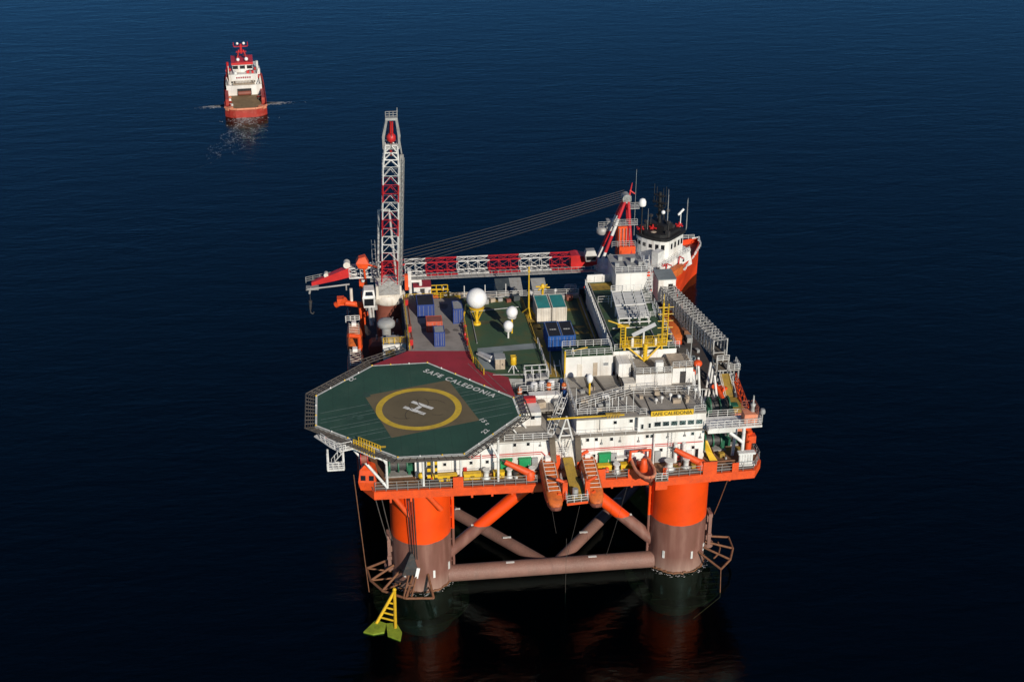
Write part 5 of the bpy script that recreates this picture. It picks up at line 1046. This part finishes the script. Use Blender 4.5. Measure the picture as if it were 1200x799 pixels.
# ---------------------------------------------------------------- ships
def ship_hull(d,L,B,zd_aft,zd_fwd,fo,bul=1.1,deckm=1,stern=.8):
    """x forward; returns deck function.  material 0 = shell, 1 = deck"""
    xs=[-L/2,-L/2+.8,-L/2+2.4,-L*.3,-L*.1,L*.1,L*.2,L*.3,L*.37,L*.43,L*.47,L*.5]
    hb=[stern,.5+stern*.5,.98,1,1,.99,.93,.8,.6,.38,.2,.03]
    S=[]
    for x,h in zip(xs,hb):
        zd=zd_fwd if x>fo else zd_aft
        b=B/2*h; wl=b*(1 if x<L*.15 else max(.12,1-(x-L*.15)/(L*.42)))
        S.append((x,b,wl,zd))
    top=[];
    def row(x,b,wl,zd,s): return [(x,0,-2.5),(x,s*wl*.8,-2),(x,s*wl,0),(x,s*(wl+(b-wl)*.55),zd*.6),(x,s*b,zd+bul),(x,s*(b-.18),zd+bul),(x,s*(b-.22),zd)]
    for s in (1,-1):
        secs=[row(*q,s) for q in S]; n=7; vs=[p for r in secs for p in r]; fs=[]
        for i in range(len(secs)-1):
            for k in range(n-1):
                f=(i*n+k,(i+1)*n+k,(i+1)*n+k+1,i*n+k+1); fs.append(f if s<0 else f[::-1])
        d.mi=0; d.q(vs,fs,False)
    st=row(*S[0],1); st2=row(*S[0],-1); d.q(st[:5]+st2[:5][::-1],[tuple(range(10))])
    d.mi=deckm
    for i in range(len(S)-1):
        z=min(S[i][3],S[i+1][3]) if S[i][3]!=S[i+1][3] else S[i][3]
        d.q([(S[i][0],-S[i][1]+.2,z),(S[i+1][0],-S[i+1][1]+.2,z),(S[i+1][0],S[i+1][1]-.2,z),(S[i][0],S[i][1]-.2,z)],[(0,1,2,3)])
# tug under way, seen from astern
hd=math.atan2(.9973,-.0738); TL=44
ctr=(-31.3-.0738*TL/2,422.3+.9973*TL/2,0)
t=thing('tug_boat','red and white anchor-handling tug steaming away with foam at both sides','tug boat',ctr,hd,local=True); tug=t
d=MB(); ship_hull(d,TL,12.9,1.7,3.9,5,.9,1,.5); d.build('hull',['tug_red','tug_red'],t)
d=MB(); d.prism([(-21.2,-2.6),(-19.4,-4.7),(-4,-4.9),(-4,4.9),(-19.4,4.7),(-21.2,2.6)],1.72,1.8); d.build('work_deck','tug_deck',t)
d=MB(); 
for k in range(-3,4): pass
d.poly([(-19.2,-6.3,2.7),(-21.2,-4.6,2.7),(-22,-2.8,2.7),(-22,2.8,2.7),(-21.2,4.6,2.7),(-19.2,6.3,2.7)],.35,8); d.build('stern_roller','faded_orange',t)
for s in (-1,1):
    d=MB(); d.box(-14,-3,s*5.5-.5,s*5.5+.5,1.7,3.6); d.build('cargo_rail','tug_red',t)
    d=MB(); d.rbox((-19.9,s*5.0,2.5),(2.2,1.2,.8),s*-.8); d.build('bulwark_step','faded_orange',t)
d=MB(); d.box(-4,13,-5.5,5.5,1.7,5.0); h1=d.build('deckhouse','white_paint',t)
d=MB(); d.box(-4.08,-4,-2.2,2.2,1.9,3.9); d.build('winch_opening','black',h1)
d=MB(); d.tube((-4.6,-2,2.6),(-4.6,2,2.6),.7,12); d.build('tow_winch','red_brown',t)
d=MB(); d.box(-3,12,-4.5,4.5,5.0,8.2); h2=d.build('cabin_tier','white_paint',t)
d=MB(); d.box(-3.1,-3.0,-2.6,2.6,6.7,7.7); npl=d.build('name_board','trim_white',t)
d=MB()
for k in range(7): d.box(-3.14,-3.105,-2.3+k*.68,-1.85+k*.68,6.95,7.45); d.cut()
d.build('name_stroke','maroon',npl)
d=MB(); d.box(-4.6,-3,-3.4,3.4,5.3,5.5); d.rail([(-4.5,-3.3,5.5),(-4.5,3.3,5.5)],1.1,1,.07); d.build('winch_gallery','beige',t)
d=MB(); d.loft([[(0,-3,8.2),(8,-3,8.2),(8,3,8.2),(0,3,8.2)],[(-.3,-3.2,10.6),(8.3,-3.2,10.6),(8.3,3.2,10.6),(-.3,3.2,10.6)]],smooth=False); wb=d.build('wheelhouse','white_paint',t)
for y in (-2.2,0,2.2): d=MB(); d.q([(-.2,y-.8,9.2),(-.2,y+.8,9.2),(-.36,y+.8,10.3),(-.36,y-.8,10.3)],[(0,3,2,1)]); d.build('window','glass',wb)
d=MB(); d.box(-.6,8.5,-3.4,3.4,10.6,11.3); d.build('roof','red_paint',wb)
d=MB()
for s in (-1,1): d.tube((3,s*1.5,11.3),(3.4,s*.7,14.2),.28,6); d.tube((5,s*1.5,11.3),(3.6,s*.7,14.2),.28,6)
d.box(2.8,4.2,-1.6,1.6,13.7,13.85); d.box(3,4,-2.1,2.1,15.4,15.55); d.tube((3.5,0,13.2),(3.5,0,16.2),.4,8); d.tube((3.5,-2.2,15.5),(3.5,-2.2,16.8),.1,5); d.tube((3.5,2.2,15.5),(3.5,2.2,16.8),.1,5); d.build('mast','red_paint',t)
d=MB(); d.ball((3.4,-1.0,16.4),.45,10); d.cut(); d.ball((3.4,1.0,16.4),.42,10); d.cut(); d.ball((1,1.2,11.9),.55,10); d.cut(); d.ball((.5,-1.4,12.1),.6,10); d.build('dome','dome_white',t)
for s in (-1,1):
    d=MB(); d.box(1,4,s*4.6-.7,s*4.6+.7,5.6,8.8); d.tube((2,s*4.6,8.8),(1.8,s*4.6,11),.4,8); d.build('funnel','trim_white' if s<0 else 'red_paint',t)
    d=MB(); d.tube((-1,s*4.4,5.6),(-1,s*4.4,10.5),.14,6); d.tube((-3.5,s*5.2,2.0),(-3.5,s*5.2,7.4),.2,6); d.tube((-3.5,s*5.2,7.6),(-6,s*4.6,6.2),.16,6); d.build('deck_crane','cream',t)
    d=MB(); d.ball((.2,s*3.9,9),.5,8); d.box(-1,2.5,s*5.0-.5,s*5.0+.5,6.0,6.9); d.build('life_raft','red_paint',t)
# supply ship moored astern of the platform
SL=62; bow=Vector((77.5,290.5,0)); hv=Vector((math.cos(R(43)),math.sin(R(43)),0)); ctr=bow-hv*SL/2
t=thing('supply_ship','orange-red supply ship with white superstructure and black wheelhouse top moored behind the platform','supply ship',tuple(ctr),R(43),local=True)
d=MB(); ship_hull(d,SL,14,4.0,7.6,3,1.2); d.build('hull',['hull_orange','red_brown'],t)
d=MB(); d.prism([(-29,-6),(2,-6.2),(2,6.2),(-29,6)],4.02,4.1); d.build('work_deck','tug_deck',t)
d=MB(); d.tube((29.5,-.9,8.95),(31.1,0,8.95),.2,6); d.tube((29.5,.9,8.95),(31.1,0,8.95),.2,6); d.build('bow_rail','trim_white',t)
d=MB(); d.loft([[(6,-6.2,7.6),(20,-5.6,7.6),(21.5,-3,7.6),(21.5,3,7.6),(20,5.6,7.6),(6,6.2,7.6)],[(6,-6.0,10.8),(19.4,-5.2,10.8),(20.8,-2.8,10.8),(20.8,2.8,10.8),(19.4,5.2,10.8),(6,6.0,10.8)]],smooth=False); dh=d.build('deckhouse','white_paint',t)
d=MB(); d.box(5.2,6,-5.8,5.8,4.1,10.8); 
for z in (5.6,7.2,8.8,10.4): d.box(4.4,5.2,-5.6,5.6,z,z+.12)
d.build('aft_gallery','trim_white',t)
d=MB(); d.rail([(4.5,-5.6,10.8),(4.5,5.6,10.8)],1.1,1.2,.05); d.rail([(4.5,-5.6,7.3),(4.5,5.6,7.3)],1.1,1.2,.05); d.rail([(6,-6,10.8),(19.2,-5.2,10.8)],1.1,1.2,.05); d.rail([(21,-5.4,8.8),(27,-3.2,8.8),(30,-.6,8.8)],1.0,1.2,.05); d.rail([(21,5.4,8.8),(27,3.2,8.8),(30,.6,8.8)],1.0,1.2,.05); d.build('rail','trim_white',t)
pts=[]
for k in range(9):
    a=math.pi/2+math.pi*k/8; pts.append((12.4+2.0*math.cos(a),4.2*math.sin(a)))
pts+= [(18.2,-4.0),(19.6,-2),(19.6,2),(18.2,4.0)]
d=MB(); d.prism(pts,10.8,15.0); wl=d.build('wheelhouse','white_paint',t)
sh_=[(12.4+(x-12.4)*1.05+(0 if x<13.6 else .25),y*1.06) for x,y in pts]
d=MB(); d.prism(sh_,15.0,15.6); d.build('roof','black',wl)
d=MB(); inset=[(x*.92+1.2,y*.85) for x,y in pts]; d.prism(inset,15.6,16.3); d.box(13.4,16.4,-2.2,2.4,16.3,17.6); d.build('monkey_island','black',wl)
def wallwin(par,x,y,nx,ny,z,w_,h):
    g=MB(); g.rbox((x+nx*.03,y+ny*.03,z),(w_,.08,h),math.atan2(ny,nx)+R(90)); g.build('window','glass',par)
for k in (1,2,3,4,5,6):
    a=math.pi/2+math.pi*(k+.5)/8; x,y=12.4+2.0*.985*math.cos(a),4.2*.985*math.sin(a); nx,ny=math.cos(a)/2,math.sin(a)/4.2; l_=math.hypot(nx,ny); wallwin(wl,x,y,nx/l_,ny/l_,13.6,.75,.8 if k<5 else 1.2)
for x in (13.6,15,16.4,17.6): wallwin(wl,x,-4.19+(x-12.4)*.034,.03,-1,13.4,.6,1.25); wallwin(wl,x,4.19-(x-12.4)*.034,.03,1,13.4,.6,1.25)
for x in (9,11.5,14,16.5): wallwin(dh,x,-6.06+(x-6)*.052,.03,-1,9.5,.6,.5)
F3=lambda x,y,z: (15+(x-12.5)*.6,y*.7,z-1.9)
d=MB()
for a,b,r in (((12,0,18),(11.6,0,26.5),.4),((14,1.6,18),(12,.4,24),.16),((14,-1.6,18),(12,-.4,24),.16)): d.tube(F3(*a),F3(*b),r,6)
for z,w_ in ((21.2,1.2),(22.2,1.7),(23.8,1.2)): d.box(14.0,15.0,-w_,w_,z,z+.18)
for y in (-2.2,-1.2,1.2,2.2): d.tube(F3(11.6,y,23.6),F3(11.6,y,27+abs(y)*.5),.07,5)
d.build('mast','black',t)
for (x,y) in ((6,3.6),(9.4,.9),(17.5,-4.2)):
    c=F3(x,y,18.6); d=MB(); d.tube((c[0]-.9,c[1],c[2]),(c[0]+.9,c[1],c[2]),.2,6); d.tube((c[0],c[1]-.9,c[2]),(c[0],c[1]+.9,c[2]),.2,6); d.tube((c[0],c[1],15.6),(c[0],c[1],c[2]+.7),.2,6); d.build('fire_monitor','red_paint',t)
c=F3(5.4,2.8,24); d=MB(); d.lathe(c,[(.7,0),(.8,.25),(.8,1.0),(.55,1.5),(.15,1.65)],12); d.build('dome','dome_white',t); d=MB(); d.tube((c[0],c[1],15.6),c,.16,6); d.build('dome_post','black',t)
d=MB(); d.ball(F3(10.6,-2.0,22.4),.45,10); d.build('dome','dome_white',t)
for (x,y,h) in ((4.6,5,32),(12.4,-2.6,27.5),(21,-4.9,24),(22.4,-4.3,24),(8,2,23),(13,-2.4,26),(16,3,25)):
    c=F3(x,y,h); d=MB(); d.tube((c[0],c[1],15),c,.05,4,.03); d.build('whip_aerial','galvanised',t)
c=F3(18.6,-4.0,21.4); d=MB(); d.rbox(c,(1.8,.25,.4),R(-20),0,R(-38)); d.tube((c[0],c[1],15.6),c,.1,6); d.build('radar_scanner','dome_white',t)
d=MB(); d.lathe((12.0,-.4,15.7),[(1.0,0),(1.15,.2),(1.0,.5),(.3,.7)],12); d.build('life_raft','beige',t)
for x,y in ((16.8,-2),(17.6,1.6),(12.8,3),(13,-3.4)): d=MB(); d.box(x-.4,x+.4,y-.4,y+.4,15.6,16.9); d.build('roof_locker','dark_steel',t)
d=MB(); sx=9.5; d.loft([[(sx,-7.4,8.4),(sx,-6.2,8.4),(sx,-6.2,9.6),(sx,-7.4,9.6)],[(sx+1.4,-7.7,8.1),(sx+1.4,-6.1,8.1),(sx+1.4,-6.1,9.8),(sx+1.4,-7.7,9.8)],[(sx+4,-7.4,8.1),(sx+4,-6,8.1),(sx+4,-6,9.8),(sx+4,-7.4,9.8)],[(sx+5.6,-6.6,8.5),(sx+5.6,-6,8.5),(sx+5.6,-6,9.4),(sx+5.6,-6.6,9.4)]],smooth=False); d.build('rescue_boat','boat_orange',t)
d=MB(); d.poly([(sx-.5,-6,7.6),(sx-.5,-6.2,11.4),(sx-.3,-7.4,11.2)],.14,6); d.cut(); d.poly([(sx+4.6,-5.8,7.6),(sx+4.6,-6,11.4),(sx+4.6,-7.2,11.2)],.14,6); d.build('davit','red_paint',t)
for s in (-1,1):
    d=MB(); d.box(7,9.2,s*4.4-.8,s*4.4+.8,10.8,14.2); d.build('funnel','trim_white',t)
d=MB()
for k in range(18):
    x=random.uniform(-9,4.5); y=random.uniform(-5.4,3); sz_=random.uniform(.6,1.7); d.mi=k%3; d.rbox((x,y,4.1+sz_/2),(sz_*1.3,sz_,sz_),random.random()); d.cut()
d.build('deck_gear',['trim_white','red_paint','dark_steel'],t)
for i in range(5): d=MB(); d.tube((15+i*2.1,-6.9+i*.75,8.3),(15+i*2.1+.9,-6.9+i*.75+.3,8.3),.28,8); d.build('fender','trim_white',t)
for k in range(26):
    x=random.uniform(-2,9); y=random.uniform(-6.2,-1); z=random.choice((4.1,7.4,10.8)) if x<6 else 10.8; q=random.uniform(.3,1.0); d=MB(); d.rbox((x,y,z+q/2),(q*1.5,q,q),random.random()); d.build('deck_gear',random.choice(('trim_white','red_paint','galvanised','dark_steel','cream','hull_orange')),t)
for x,y,h in ((13.4,1.4,19.5),(14.4,-2.6,18.6),(17.2,.8,19),(16,-1.2,20.5),(12.2,1.8,18.4),(18,2.6,18)): d=MB(); d.tube((x,y,15.5),(x,y,h),.07,5); d.box(x-.3,x+.3,y-.3,y+.3,h-.5,h); d.build('mast_post','dark_steel',t)
for k in range(8): x=6.5+k*1.6; d=MB(); d.box(x,x+.5,-6.08+(x-6)*.052-.12,-6.0+(x-6)*.052,8.0,8.5); d.build('wall_box',random.choice(('red_paint','grey_paint','trim_white')),t)
d=MB(); d.lathe((25,-1.2,7.6),[(.6,0),(.6,.8),(.4,1)],10); d.cut(); d.lathe((25,1.2,7.6),[(.6,0),(.6,.8),(.4,1)],10); d.cut(); d.box(22.6,23.8,-1.6,1.6,7.6,8.8); d.build('windlass','trim_white',t)
# tug deck gear and rigging
for k in range(16):
    s=-1 if k%2 else 1; x=random.uniform(-19,-4); d=MB(); q=random.uniform(.3,.8); d.rbox((x,s*random.uniform(4.2,5.0),1.8+q/2),(q*1.5,q,q),random.random()); d.build('deck_gear',random.choice(('tug_red','faded_orange','dark_steel','trim_white')),tug)
for s in (-1,1):
    for a,b in (((-3,s*4.4,8.2),(3.4,s*.5,14)),((8,s*3,10.6),(3.6,s*.5,14)),((-3.5,s*5.2,7),(-1,s*4.4,10))): d=MB(); d.tube(a,b,.05,4); d.build('stay','dark_steel',tug)
    d=MB(); d.rail([(-4,s*5.5,5.0),(12,s*5.5,5.0)],1.0,1.2,.06); d.rail([(-3,s*4.5,8.2),(0,s*4.5,8.2)],1.0,1.2,.06); d.build('rail','trim_white',tug)
    for x in (-2,2,6): d=MB(); d.box(x-.3,x+.3,s*4.5-.06,s*4.5+.06,6.3,6.9); d.build('window','glass',tug)
for y in (-3.4,-2.6,2.8,3.6): d=MB(); d.box(-3.08,-3.0,y-.25,y+.25,5.6,6.1); d.build('window','glass',tug)
for k in range(7): d=MB(); d.rbox((random.uniform(-2.6,-.8),random.uniform(-3.8,3.8),8.2+.4),(.7,.8,.8),random.random()); d.build('deck_locker',random.choice(('trim_white','red_paint','grey_paint')),tug)
# foam on the water round the tug: thin broken flakes
def foam(label,pts):
    d=MB()
    for x,y,r in pts:
        n=7; a0=random.random()*6; d.q([(x+r*random.uniform(.4,1)*1.6*math.cos(a0+6.283*k/n),y+r*random.uniform(.4,1)*math.sin(a0+6.283*k/n),.012) for k in range(n)],[tuple(range(n))])
    o=d.build('foam','foam'); tag(o,label,'foam',kind='stuff')
def tp(f,s): v=Vector((-.0738,.9973)); n=Vector((.9973,.0738)); return Vector((-31.3,422.3))+v*f+n*s
P_=[]
for s in (-1,1):
    for k in range(520):
        q=abs(random.gauss(0,1)); p=tp(15-abs(random.gauss(0,1.1))-q*.5,s*(6.3+q*3.6)); P_.append((p.x,p.y,random.uniform(.06,.3)*max(.3,1-q*.3)))
foam('broken white foam thrown out on both sides of the tug',P_)
P_=[]
for j in range(12):                                 # wandering streaks of the wake
    f=-1-random.random()*12; s=random.uniform(-4,3.5); ph=random.uniform(0,6)
    for k in range(random.randint(40,110)):
        f-=random.uniform(.0,.6); s+=math.sin(ph+k*.13)*.3+random.gauss(0,.25)-(.1 if f<-14 else 0)
        p=tp(f+random.gauss(0,.3),s); P_.append((p.x,p.y,random.uniform(.03,.15)*max(.3,1+f/60)))
for k in range(260): p=tp(-abs(random.gauss(0,3.2)),random.gauss(0,3.0)); P_.append((p.x,p.y,random.uniform(.03,.22)))
foam('thin curling foam streaks in the wake behind the tug',P_)
P_=[]
for cx_,cy_ in (CL,CR):                             # slop at the foot of the two front columns
    for k in range(130):
        a=R(random.uniform(175,365)); r=4.65+abs(random.gauss(0,.28)); P_.append((cx_+r*math.cos(a),cy_+r*math.sin(a),random.uniform(.02,.11)))
foam('faint broken foam flecks round the foot of the two front columns',P_)
# ---------------------------------------------------------------- small fittings that crowd the decks
def runs(name,par,m,segs,r=.06):
    for pts in segs:
        d=MB(); d.poly(pts,r,5); d.build(name,m,par)
rnd=random.Random(21)
# pipe runs and cable trays on the white wall, lamps, boxes, ladders
runs('cable_tray',lw,'grey_paint',[[(8,177.7,24.95),(29,177.7,24.95)],[(31.4,177.7,25.2),(49.8,177.7,25.2)],[(10,177.7,21),(19,177.7,21)],[(36.6,177.7,20.8),(45,177.7,20.8)]],.05)
for x,z in ((9.4,23.2),(13.4,23.6),(19,23.8),(25.4,24.2),(31.6,24.0),(34.6,23.9),(37.4,24.1),(40.2,23.9),(44.6,24.3),(47.2,24.4),(49.6,23.9)):
    d=MB(); d.box(x-.14,x+.14,177.45,177.8,z,z+.22); d.tube((x,177.7,z+.2),(x,177.7,z+.8),.04,4); d.build('wall_lamp','grey_paint',lw)
for x,z,w_,h,m in ((8.4,20.6,.9,1.2,'trim_white'),(14.2,20.5,.5,.8,'red_paint'),(18.6,20.4,.8,1.6,'trim_white'),(21.7,20.5,.35,.8,'red_paint'),(24.6,20.4,.9,1.9,'grey_paint'),(33.6,20.3,.5,.9,'red_paint'),(36.5,20.2,.9,2.0,'grey_paint'),(39.6,20.4,.7,1.0,'trim_white'),(43.2,20.2,.9,1.9,'grey_paint'),(46.4,20.4,.5,.7,'red_paint'),(48.0,20.3,.9,1.6,'trim_white')):
    d=MB(); d.box(x-w_/2,x+w_/2,177.45,177.79,z,z+h); d.build('wall_box',m,lw)
for x in (28.9,45.0): d=MB(); d.ladder((x,177.55,20),(x,177.55,25.7),(1,0,0),.5,.05,.4); d.build('wall_ladder','trim_white',lw)
runs('wall_pipe',ul,'grey_paint',[[(31.4,178.4,27.8),(39.6,178.4,27.8)],[(34.4,178.4,25.8),(34.4,178.4,28.1)]],.05)
runs('wall_pipe',br,'grey_paint',[[(40.4,177.4,26.1),(50,177.4,26.1)]],.05)
# roof: small units, cable runs and aerials
for k in range(22):
    x=rnd.uniform(31.6,49.4); y=rnd.uniform(179.2,189.6)
    if 38.8<x<47.2 and y>184.6 or x>46.8 and y>186: continue
    s_=rnd.uniform(.25,.75); d=MB(); d.rbox((x,y,28.42+s_/2),(s_*rnd.uniform(.8,2),s_,s_),rnd.choice((0,0,.3,1.57))); d.build('roof_unit',rnd.choice(('galvanised','trim_white','grey_paint','beige')),Ac)
runs('roof_cable',Ac,'net_grey',[[(31.2,187,28.5),(34,187,28.5),(34,190,28.5)],[(42,178.4,28.5),(42,183,28.5),(47,183,28.5)],[(47.6,178,28.5),(47.6,186,28.5)],[(32,178.8,28.5),(39,178.8,28.5)]],.07)
for x,y,h in ((31.2,181,3.4),(33,178.7,2.8),(39.4,178.8,3.6),(49.8,179,3.2),(44.4,185.9,3.4),(50.0,184,4.6)):
    d=MB(); d.tube((x,y,28.4),(x,y,28.4+h),.05,5,.03); d.build('whip_aerial','trim_white',Ac)
for x,y,z,m in ((23.6,194.0,27.1,'beige'),(24.4,192.6,27.1,'grey_paint'),(26.4,193.4,27.1,'galvanised'),(28.8,193.8,27.1,'trim_white'),(24.2,189.2,27.1,'slate'),(28.9,184.6,27.1,'galvanised'),(26.4,184.3,27.1,'beige')):
    s_=rnd.uniform(.6,1.1); d=MB(); d.rbox((x,y,z+s_/2),(s_*1.3,s_,s_),rnd.random()*.6); d.build('roof_unit',m,Ac)
# planks of the roof walkway: a worn grating over the trench
d=MB()
for k in range(14): d.box(23.0,24.9,183.6+k*.8,184.1+k*.8,27.1,27.16); d.cut()
d.build('duckboard','grate_brown',Ac)
# pipes and gear on the raised deck and the container deck
runs('deck_pipe',P,'galvanised',[[(39.2,193,32.15),(39.2,217,32.15)],[(48.3,193,32.2),(48.3,209,32.2)],[(40,199.4,32.15),(46,199.4,32.15),(46,194,32.15)]],.1)
runs('deck_pipe',P,'red_brown',[[(8.2,203,28.65),(8.2,221,28.65)],[(16.9,203,28.65),(16.9,221,28.65)]],.09)
runs('deck_pipe',P,'grey_paint',[[(29.0,192,28.5),(30,200,28.5)],[(37.9,192,28.6),(37.9,220,28.6)],[(18.6,204,28.5),(18.6,216,28.5),(27,217,28.5)],[(20,192.8,28.5),(27.6,192,28.5)]],.09)
for x0,x1,y,zz in ((29,38,219.4,28.4),(18,27.6,219.8,28.4)):
    for k in range(7):
        x=x0+(x1-x0)*(k+.5)/7; s_=rnd.uniform(.4,1.0); d=MB(); d.rbox((x,y+rnd.uniform(-.5,.5),zz+s_/2),(s_*1.4,s_,s_),rnd.random()*.4); d.build('deck_unit',rnd.choice(('galvanised','beige','red_brown','trim_white','slate')),P)
# main deck, front and starboard: bollards, pipes and boxes in the rows seen over the bulwark
runs('deck_pipe',P,'rust',[[(8,177.1,20.25),(25,177.0,20.25)],[(33.6,177,20.25),(41,177,20.25)],[(44,176.6,20.25),(57,176.6,20.25)],[(51.5,183.8,20.3),(57.5,183.8,20.3)],[(52.2,178.6,20.3),(52.2,184,20.3)]],.14)
for k in range(34):
    x=rnd.choice((rnd.uniform(8,25),rnd.uniform(34,38),rnd.uniform(44.5,56),rnd.uniform(50.8,57.5))); y=rnd.uniform(175.7,177.1) if x<50 else rnd.uniform(175.8,186); s_=rnd.uniform(.25,.7)
    d=MB()
    if rnd.random()<.5: d.rbox((x,y,20.02+s_/2),(s_*1.3,s_*.9,s_),rnd.random()*.5)
    else: d.lathe((x,y,20.02),[(s_*.5,0),(s_*.5,s_),(s_*.3,s_*1.2)],10)
    d.build('deck_unit',rnd.choice(('galvanised','trim_white','rust','deck_orange','dark_steel','red_brown','path_yellow')),P)
for k in range(40):                                            # starboard and port side decks, in shade behind the lifeboats
    if k%2: x,y=rnd.uniform(55.2,58.6),rnd.uniform(188,236)
    else: x,y=rnd.uniform(1,7),rnd.uniform(198,222)
    s_=rnd.uniform(.5,1.5); d=MB(); d.rbox((x,y,20.06+s_/2),(s_,s_*rnd.uniform(.8,1.8),s_),rnd.random()*.4); d.build('deck_unit',rnd.choice(('red_brown','grey_paint','dark_steel','deck_orange','galvanised','rust')),P)
for k in range(26):                                            # aft deck
    x=rnd.uniform(9,46); y=rnd.uniform(222.6,237.5); s_=rnd.uniform(.8,2.4); h=rnd.uniform(1.2,5.0)
    d=MB()
    if k%3: d.rbox((x,y,20.06+h/2),(s_,s_,h),0)
    else: d.lathe((x,y,20.06),[(s_*.5,0),(s_*.5,h),(s_*.3,h+.4)],12)
    d.build('deck_unit',rnd.choice(('red_brown','grey_paint','dark_steel','beige','galvanised','slate','winch_green','trim_white')),P)
# deck fittings on the helideck: tie-down rings in rows and lights round the edge
for i in range(8):
    a_,b_=Vector(octo[i]),Vector(octo[(i+1)%8]); k=max(2,round((b_-a_).length/3))
    for j in range(k):
        p=a_.lerp(b_,j/k); p=p+(Vector((7.8,184))-p).normalized()*-.2
        d=MB(); d.lathe((p.x,p.y,28.51),[(.13,0),(.13,.1),(.08,.16)],8); d.build('perimeter_light','trim_white' if j%2 else 'yellow_paint',He)
for k in range(9):                                             # scuffed tyre arcs on the touchdown square
    cx_,cy_=7.9+rnd.uniform(-3,3),183.5+rnd.uniform(-3,3); a0=rnd.random()*6; d=MB(); n=10; r_=rnd.uniform(1,3); vs=[]
    for j in range(n):
        t_=a0+j*.13; vs+=[(cx_+r_*math.cos(t_),cy_+r_*math.sin(t_),28.516),(cx_+(r_+.14)*math.cos(t_),cy_+(r_+.14)*math.sin(t_),28.516)]
    d.q(vs,[(2*j,2*j+1,2*j+3,2*j+2) for j in range(n-1)]); d.build('scuff_mark','scuff',He)
# stains on the decks: patches of their own shape, thin sheets just above the plating
def stain(par,m,x0,x1,y0,y1,z,n_,r0,r1):
    for k in range(n_):
        cx_,cy_,r_=rnd.uniform(x0,x1),rnd.uniform(y0,y1),rnd.uniform(r0,r1); d=MB(); q=9
        d.sheet([(cx_+r_*rnd.uniform(.5,1.1)*math.cos(6.283*j/q),cy_+r_*rnd.uniform(.5,1.1)*1.2*math.sin(6.283*j/q)) for j in range(q)],z+.0006*k); d.build('stain',m,par)
stain(P,'cargo_stain',8.6,15.8,204,220,28.504,7,.4,1.2)
stain(P,'green_stain',18.6,26.6,205,218,28.386,8,.4,1.3)
stain(P,'green_stain',31,37,206,209,28.41,4,.3,.9)
stain(P,'green_stain',40,47.5,193.5,199,32.01,4,.4,.9)
stain(He,'pad_stain',-4,3,181,190,28.5085,5,.3,.9)
